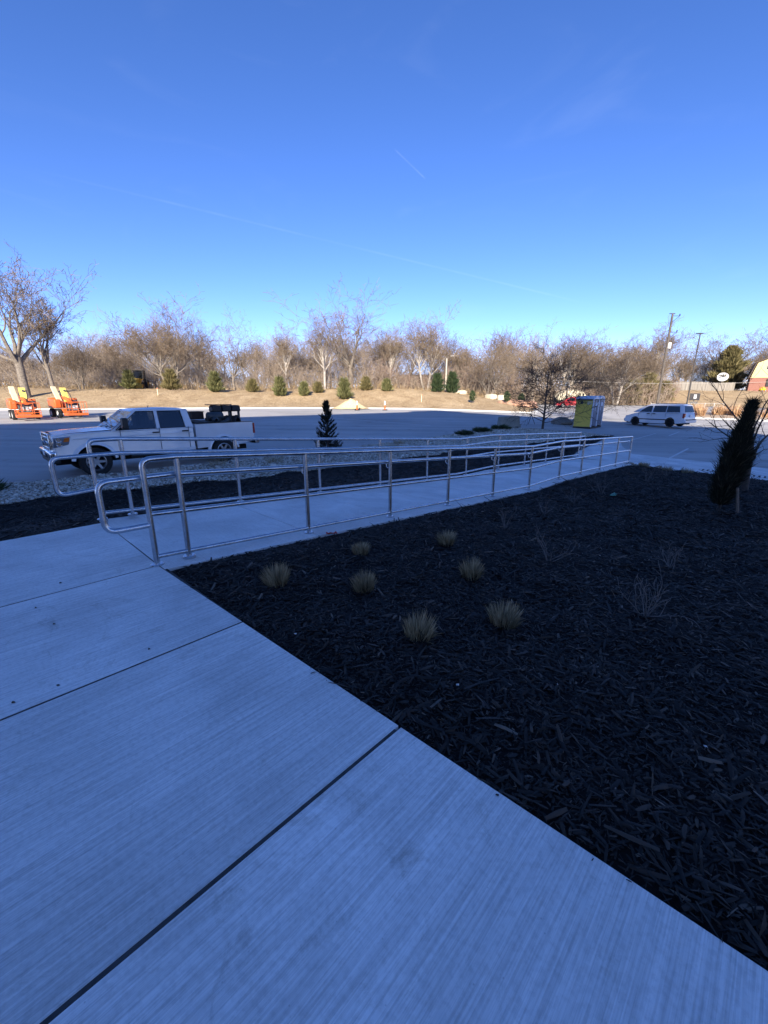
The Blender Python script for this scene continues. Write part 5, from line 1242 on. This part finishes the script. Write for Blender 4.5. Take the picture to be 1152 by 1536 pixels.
x, Y = TX(667.5, 69), 69; T = thing('wooden_post', 'tall pale wooden post between the two dark spruces', 'post', (x, Y, ground_z(x, Y))); MB().tube([(0, 0, -.2), (0, 0, 5.2)], [.16, .12], 8).build('post', 'pole_pale', T, smooth=60); MB().tube([(0, 0, 5.2), (0, 0, 5.3)], [.13, .02], 8).build('cap', 'pole_steel', T)
x, Y = TX(678.5, 80), 80; T = thing('power_pole', 'far power pole with a white crossarm above the dark spruces', 'utility pole', (x, Y, ground_z(x, Y))); MB().tube([(0, 0, -.2), (0, 0, 6.9)], [.14, .11], 8).build('pole', 'pole_pale', T, smooth=60); MB().box((0, 0, 6.5), (1.7, .14, .16)).build('crossarm', 'cone_white', T)
for dx in (-.7, 0, .7): MB().lathe([(.05, 0), (.07, .08), (0, .16)], 8, Matrix.Translation((dx, 0, 6.6))).build('insulator', 'cone_white', T)
mat('wire', (.35, .33, .30), .6)
a, b = Vector((TX(820, 60), 60, 4.0)), Vector((TX(1200, 70), 70, 4.4)); wp = [a.lerp(b, i / 20) - Vector((0, 0, .5 * math.sin(math.pi * i / 20))) for i in range(21)]
o = MB().tube([p - a for p in wp], .022, 5).build('overhead_cable', 'wire'); o.location = a; tag(o, 'thin overhead cable strung past the fence and dish', 'cable')
# ------------------------------------------------------------------ fence, dish, house
mat('fence_wood', (.13, .12, .105), .9, var=.3, scale=1.1, stretch=(3.5, 3.5, .15), col2=(.34, .31, .27)); mat('fence_dark', (.16, .13, .10), .9, var=.3)
fa, fb = (TX(1006, 92), 92), (TX(1096, 98), 98)
F = thing('board_fence', 'weathered grey board fence below the white dish', 'fence', (fa[0], fa[1], ground_z(*fa)))
n = 86; 
for k in range(n):
    u = k / (n - 1); x = fa[0] + (fb[0] - fa[0]) * u; y = fa[1] + (fb[1] - fa[1]) * u; z = ground_z(x, y) - F.location.z
    MB().box((x - fa[0], y - fa[1] + rng.uniform(-.012, .012), z + .9 + rng.uniform(-.06, .06)), (.19, .025, 1.85)).build('board', 'fence_wood', F)
for k in range(8):
    u = k / 7; x = fa[0] + (fb[0] - fa[0]) * u; y = fa[1] + (fb[1] - fa[1]) * u; MB().box((x - fa[0], y - fa[1] + .08, ground_z(x, y) - F.location.z + .9), (.12, .12, 2.0)).build('post', 'fence_dark', F)
x, y = TX(1076, 101), 101; D = thing('satellite_dish', 'large white satellite dish behind the board fence', 'dish', (x, y, ground_z(x, y)))
Md = Matrix.Translation((0, 0, 3.2)) @ Matrix.Rotation(R(-38), 4, 'Z') @ Matrix.Rotation(R(62), 4, 'X') @ Matrix.Rotation(0, 4, 'Z')
MB().lathe([(0, -.42), (.5, -.39), (1.0, -.27), (1.4, -.10), (1.62, 0.02), (1.64, .0), (1.4, -.14), (1.0, -.31), (.5, -.43), (0, -.46)], 28, Md @ Matrix.Scale(.68, 4)).build('reflector', 'cone_white', D, smooth=40)
MB().tube([(0, .4, 0), (0, .4, 3.0)], .09, 8).build('mast', 'pole_steel', D)
for k in range(3):
    a = 2.1 * k + .5; MB().tube([Md @ Vector((.95 * math.cos(a), .95 * math.sin(a), -.05)), Md @ Vector((0, 0, .75))], .018, 6).build('feed_strut', 'pole_steel', D)
MB().lathe([(0, .65), (.13, .65), (.13, .9), (0, .9)], 10, Md).build('feed_horn', 'under_dark', D)
mat('brick_red', (.27, .115, .085), .85, var=.2, scale=6); mat('brick_mortar', (.42, .30, .25), .95); mat('siding_yellow', (.66, .55, .28), .7, var=.05, scale=1); mat('roof_brown', (.10, .075, .06), .9, var=.3, scale=3); mat('shutter_dark', (.03, .028, .03), .7); mat('trim_white', (.7, .7, .68), .6); mat('toy_yellow', (.80, .52, .02), .4)
hx, hy = TX(1117, 95), 95; Hs = thing('yellow_house', 'house with yellow siding above red brick at the right edge', 'house', (hx, hy, ground_z(hx + 5, hy) + .1), R(-38))
W_ = 11.5; D_ = 9
MB().box((W_ / 2, D_ / 2, 1.3), (W_, D_, 3.0)).build('brick_wall', 'brick_red', Hs)
for k in range(16):
    MB().box((W_ / 2, -.004, .05 + k * .17), (W_ - .02, .012, .018)).build('mortar_line', 'brick_mortar', Hs)
gp = [(0, 2.8), (W_, 2.8), (W_ - .75, 5.9), (W_ / 2, 8.2), (.75, 5.9)]
MB().prism(gp, -.12, D_).build('gable_wall', 'siding_yellow', Hs)
for k in range(18):
    z = 2.95 + k * .18; x0 = .75 * (z - 2.8) / 3.1; MB().box((W_ / 2, -.128, z), (W_ - 2 * x0 - .1, .016, .02)).build('siding_course', 'siding_yellow', Hs)
for (x0, z0), (x1, z1) in (((-.25, 2.7), (.62, 6.05)), ((.55, 5.95), (W_ / 2, 8.35)), ((W_ / 2, 8.35), (W_ - .55, 5.95)), ((W_ - .62, 6.05), (W_ + .25, 2.7))):
    d = Vector((x1 - x0, z1 - z0)).normalized(); nn = Vector((-d.y, d.x)) * .16
    MB().prism([(x0, z0), (x1, z1), (x1 + nn.x, z1 + nn.y), (x0 + nn.x, z0 + nn.y)], -.35, D_ + .3).build('roof', 'roof_brown', Hs)
def hwin(x, z, w_, h, shutters):
    o = MB().box((x, -.17, z), (w_, .10, h)).build('window', 'trim_white', Hs)
    for sx in (-1, 1): MB().box((x + sx * w_ / 4, -.235, z), (w_ / 2 - .12, .03, h - .16)).build('pane', 'dark_glass', o)
    if shutters:
        for sx in (-1, 1): MB().box((x + sx * (w_ / 2 + .32), -.15, z), (.5, .08, h + .05)).build('shutter', 'shutter_dark', Hs)
hwin(3.0, 4.9, 1.35, .95, False); hwin(4.2, 1.75, 1.6, 1.5, True); hwin(8.4, 4.9, 1.35, .95, False); hwin(8.6, 1.75, 1.6, 1.5, True)
x, y = TX(1139, 90), 90; o = thing('toy_car', 'bright yellow ride-on toy in front of the brick house', 'toy', (x, y, ground_z(x, y)), R(10))
MB().box((0, 0, .42), (1.2, .6, .4)).build('body', 'toy_yellow', o, bevel=.12, seg=3); MB().box((-.1, 0, .85), (.6, .5, .14)).build('roof', 'toy_yellow', o, bevel=.05)
for sx in (-.4, .4): MB().box((sx - .1, .22, .7), (.05, .05, .3)).build('roof_post', 'toy_yellow', o)
for sx in (-.4, .4):
    for sd in (1, -1): wheel(o, sx, sd * .3, .18, .18, .12, sd, 'lift_white', 5)
# distant roofs glimpsed between the trunks
mat('wall_pale', (.55, .53, .48), .8); mat('roof_grey', (.13, .125, .12), .9)
for u, Y, w_, lab in ((716, 112, 13, 'low house with a grey roof glimpsed behind the leaning tree'), (905, 96, 11, 'low pale house glimpsed left of the juniper bushes'), (630, 118, 12, 'low pale house glimpsed behind the dark spruces')):
    x = TX(u, Y); T = thing('far_house', lab, 'house', (x, Y, ground_z(x, Y) - .2)); MB().box((0, 3, 1.3), (w_, 6, 2.6)).build('wall', 'wall_pale', T); MB().prism([(-.4, 2.5), (6.4, 2.5), (3, 4.3)], -w_ / 2 - .4, w_ / 2 + .4, 'x').build('roof', 'roof_grey', T)
    for q in (-.3, 0, .3): wo_ = MB().box((q * w_, -.02, 1.5), (1.3, .06, 1.1)).build('window', 'trim_white', T); MB().box((q * w_, -.06, 1.5), (1.1, .03, .9)).build('pane', 'dark_glass', wo_)
# ------------------------------------------------------------------ street side: kerbed strip, sign, weeds, white rail
mat('strip_soil', (.40, .31, .22), .95, var=.3, scale=1.5, bump=.5, bscale=5)
SP = [(29.6, 43.2), (30.2, 42.2), (34.4, 40.6), (38.5, 38.4), (60, 27), (70, 34), (52, 50), (34, 51.5), (30.5, 48)]
def strip_z(x, y): return lotz(x, y) + .14
m = MB(); cx = sum(p[0] for p in SP) / len(SP); cy = sum(p[1] for p in SP) / len(SP)
for r_ in (0, .3, .6, .85, 1.0):
    for px_, py_ in SP: x, y = cx + (px_ - cx) * r_, cy + (py_ - cy) * r_; m.v.append((x, y, strip_z(x, y) + .25 * (1 - r_ ** 3)))
k = len(SP)
for i in range(4):
    for j in range(k): m.f.append((i * k + j, i * k + (j + 1) % k, (i + 1) * k + (j + 1) % k, (i + 1) * k + j))
kind(m.build('street_strip', 'strip_soil', smooth=60), 'structure')
kr2 = kind(MB().box((40, 40, -6), (.1, .1, .1)).build('street_kerb', 'kerb_concrete'), 'structure')
kerb_run([(30.5, 48), (29.5, 43.2), (30.2, 42.1), (34.4, 40.5), (38.5, 38.3), (60, 26.9)], kr2, .2, .3, .13, 3.0)
tint_mat('tan_grass', [(0, (.30, .17, .09)), (.5, (.52, .32, .18)), (1, (.70, .50, .30))], .85, .1)
def tall_grass(x, y, z, h, rad, seed, label, n=260):
    V, F, t = blades(n, rad, h, seed, .35); c = V.reshape(-1, 5, 3); mid = (c[:, 0] + c[:, 1]) / 2; sv = (c[:, 1] - c[:, 0]) * 4
    c[:, 0] = mid - sv / 2; c[:, 1] = mid + sv / 2; m2 = (c[:, 2] + c[:, 3]) / 2; c[:, 2] = m2 + sv / 2; c[:, 3] = m2 - sv / 2
    T = thing('tall_dry_grass', label, 'grass', (x, y, z), 0, 'tall dry grasses along the street'); npmesh('blades', c.reshape(-1, 3), F, 'tan_grass', T, tint=t); MB().lathe([(rad * .4, 0), (0, .1)], 8).build('root_crown', 'strip_soil', T)
g = random.Random(77)
GX = sorted([(g.uniform(30.6, 39), g.uniform(0, 1)) for _ in range(16)])
for i, (x, u) in enumerate(GX):
    y = interp(x, [(30, 42.6), (34.4, 41.2), (38.5, 39), (60, 28)]) + .5 + u * 2.2
    tall_grass(x, y, strip_z(x, y) + .05, g.uniform(.9, 1.45), g.uniform(.5, .8), 700 + i, 'tall orange-tan grass clump along the street right of the minivan')
def street_brush():
    gg = np.random.default_rng(78); V = []; F_ = []; c = 0
    for i in range(420):
        x = gg.uniform(36, 56); y = interp(x, [(30, 42.6), (34.4, 41.2), (38.5, 39), (60, 28)]) + gg.uniform(.8, 6); z = strip_z(x, y); h = gg.uniform(.5, 1.5)
        for j in range(7):
            a = np.array([x, y, z + gg.uniform(0, .4)]); d = gg.normal(0, .5, 3); d[2] = abs(d[2]) + .6; b = a + d * h * .8; s = np.cross(d, gg.normal(0, 1, 3)); s = s / np.linalg.norm(s) * .012
            V += [a - s, a + s, b]; F_.append((c, c + 1, c + 2)); c += 3
    kind(npmesh('street_brush', np.array(V), np.array(F_), 'brush_red'), 'stuff')
street_brush()
x, y = TX(1038.5, 47), 47.0; T = thing('street_sign', 'dark square sign with a pale symbol on a short post', 'sign', (x, y, strip_z(x, y) + .1), R(-12))
MB().box((0, 0, .9), (.08, .06, 1.9)).build('post', 'pole_steel', T); MB().box((0, -.05, 1.75), (1.0, .04, .75)).build('panel', 'shutter_dark', T); MB().box((.02, -.08, 1.78), (.26, .015, .42)).build('symbol', 'plate_white', T); MB().box((0, -.05, 1.15), (.75, .03, .22)).build('lower_panel', 'roof_grey', T)
mat('rail_white', (.42, .40, .37), .7, var=.2)
R_ = thing('white_rail', 'low white post rail beyond the roof of the minivan', 'rail', (TX(976, 60), 60, ground_z(TX(976, 60), 60)))
for k in range(9): MB().box((k * 1.05, -.3 * k, .4), (.08, .08, .9)).build('post', 'rail_white', R_)
for z in (.4, .75): MB().tube([(0, 0, z), (8.4, -2.4, z)], .025, 6).build('rail', 'rail_white', R_)
# ------------------------------------------------------------------ far vehicles and machines
mat('red_paint', (.55, .02, .03), .3, coat=.5)
def far_car(label, loc, rz, m):
    T = thing('parked_car', label, 'car', loc, rz); pr = [(.85, .3), (.86, .62), (.1, .80), (-.35, .86), (-3.2, .92), (-3.45, .85), (-3.45, .35)] + [(-3.1, .26)] + arc(-2.6, .3, .35, 180, 0, 8) + arc(0, .3, .35, 180, 0, 8)
    MB().prism(pr, -.85, .85).build('body', m, T, bevel=.05, seg=2, bang=30)
    c = MB()
    for z, xf, xb, hw_ in ((.86, .0, -3.25, .80), (1.36, -.85, -2.75, .62), (1.45, -1.2, -2.5, .5)): c.v += [(xf, hw_, z), (xb, hw_, z), (xb, -hw_, z), (xf, -hw_, z)]
    for i in range(2):
        for j in range(4): a = i * 4 + j; c.f.append((a, i * 4 + (j + 1) % 4, (i + 1) * 4 + (j + 1) % 4, a + 4))
    c.f.append((8, 9, 10, 11)); c.build('cabin', m, T, bevel=.04)
    for sd in (1, -1):
        MB().add([(-.35, sd * .80, .93), (-1.55, sd * .80, .93), (-1.55, sd * .65, 1.33), (-.95, sd * .65, 1.33)], [(0, 1, 2, 3)]).build('side_window', 'dark_glass', T); MB().add([(-1.65, sd * .80, .93), (-2.95, sd * .80, .93), (-2.65, sd * .65, 1.33), (-1.65, sd * .65, 1.33)], [(0, 1, 2, 3)]).build('side_window', 'dark_glass', T)
        MB().box((-3.42, sd * .62, .74), (.08, .3, .16)).build('tail_lamp', 'lamp_red', T); MB().box((.82, sd * .6, .6), (.1, .3, .14)).build('headlight', 'lamp_clear', T)
        for x in (0, -2.6): wheel(T, x, sd * .76, .3, .3, .2, sd)
    MB().add([(-3.17, .6, .95), (-3.17, -.6, .95), (-2.8, -.52, 1.33), (-2.8, .52, 1.33)], [(0, 1, 2, 3)]).build('rear_glass', 'dark_glass', T); MB().add([(-.1, .68, .93), (-.1, -.68, .93), (-.8, -.55, 1.33), (-.8, .55, 1.33)], [(0, 1, 2, 3)]).build('windshield', 'dark_glass', T)
x, y = TX(838, 62), 61; far_car('red car parked far off behind the young dark tree', (x, y, lotz(x, y) + .02), R(170), 'red_paint')
x, y = TX(853, 70), 70; T = thing('covered_trailer', 'cream tarp-covered trailer beyond the red car', 'trailer', (x, y, lotz(x, y)), R(4))
MB().prism([(-2.4, .7), (2.4, .7), (2.4, 1.5), (1.6, 2.2), (.4, 2.5), (-1.0, 2.3), (-2.2, 1.7), (-2.5, 1.2)], -1, 1).build('tarp', 'limestone', T, bevel=.15, seg=3); MB().box((0, 0, .6), (4.8, 1.9, .16)).build('deck', 'pole_steel', T); MB().tube([(-2.4, 0, .6), (-3.6, 0, .55)], .06, 6).build('tongue', 'pole_steel', T)
for q in (-.45, .45):
    for sd in (1, -1): wheel(T, q, sd * 1.02, .36, .36, .22, sd)
x, y = TX(214, 68), 68; T = thing('yellow_tractor', 'yellow tractor with a dark cab half hidden by a young pine', 'tractor', (x, y, ground_z(x, y)), R(-75))
mat('tractor_yellow', (.62, .34, .03), .5, var=.15, scale=2)
MB().box((.7, 0, 1.25), (1.5, .8, .75)).build('engine_hood', 'tractor_yellow', T, bevel=.08); MB().box((-.6, 0, .9), (1.7, 1.0, .4)).build('chassis', 'lift_grey', T)
for sx in (-1.3, -.05):
    for sd in (1, -1): MB().box((sx, sd * .62, 2.05), (.08, .08, 1.5)).build('cab_post', 'tool_black', T)
MB().box((-.68, 0, 2.83), (1.5, 1.5, .12)).build('cab_roof', 'tool_black', T, bevel=.04); MB().box((-.68, 0, 2.05), (1.2, 1.2, 1.3)).build('cab_glass', 'dark_glass', T)
for sd in (1, -1): wheel(T, -1.0, sd * .85, .78, .78, .42, sd, 'tractor_yellow', 6, .5); wheel(T, 1.1, sd * .72, .5, .5, .3, sd, 'tractor_yellow', 6, .5)
for sd in (1, -1): MB().tube([(.2, sd * .6, 1.5), (1.3, sd * .6, 1.3), (2.0, sd * .6, .6)], .09, 6).build('loader_arm', 'tractor_yellow', T)
MB().prism([(1.95, .15), (2.5, .12), (2.55, .2), (2.1, .75), (1.95, .8)], -.95, .95).build('bucket', 'tractor_yellow', T)
# rubble of red dirt where the lawn meets the drive
mat('red_dirt', (.42, .25, .17), .95, var=.35, scale=2, bump=.6, bscale=4)
for i, (u, Y, sx, sy_, sz, lab) in enumerate(((772, 57, 2.2, 1.2, .7, 'mound of red dirt beside the egg-shaped evergreens'), (792, 60, 2.0, 1.2, .9, 'second mound of red dirt left of the young dark tree'))):
    boulder('dirt_mound', lab, TX(u, Y), Y, sx, sy_, sz, 60 + i, 'red_dirt', 'dirt mounds at the lawn end')
for o in list(bpy.data.objects):
    if 'h' in o: del o['h']
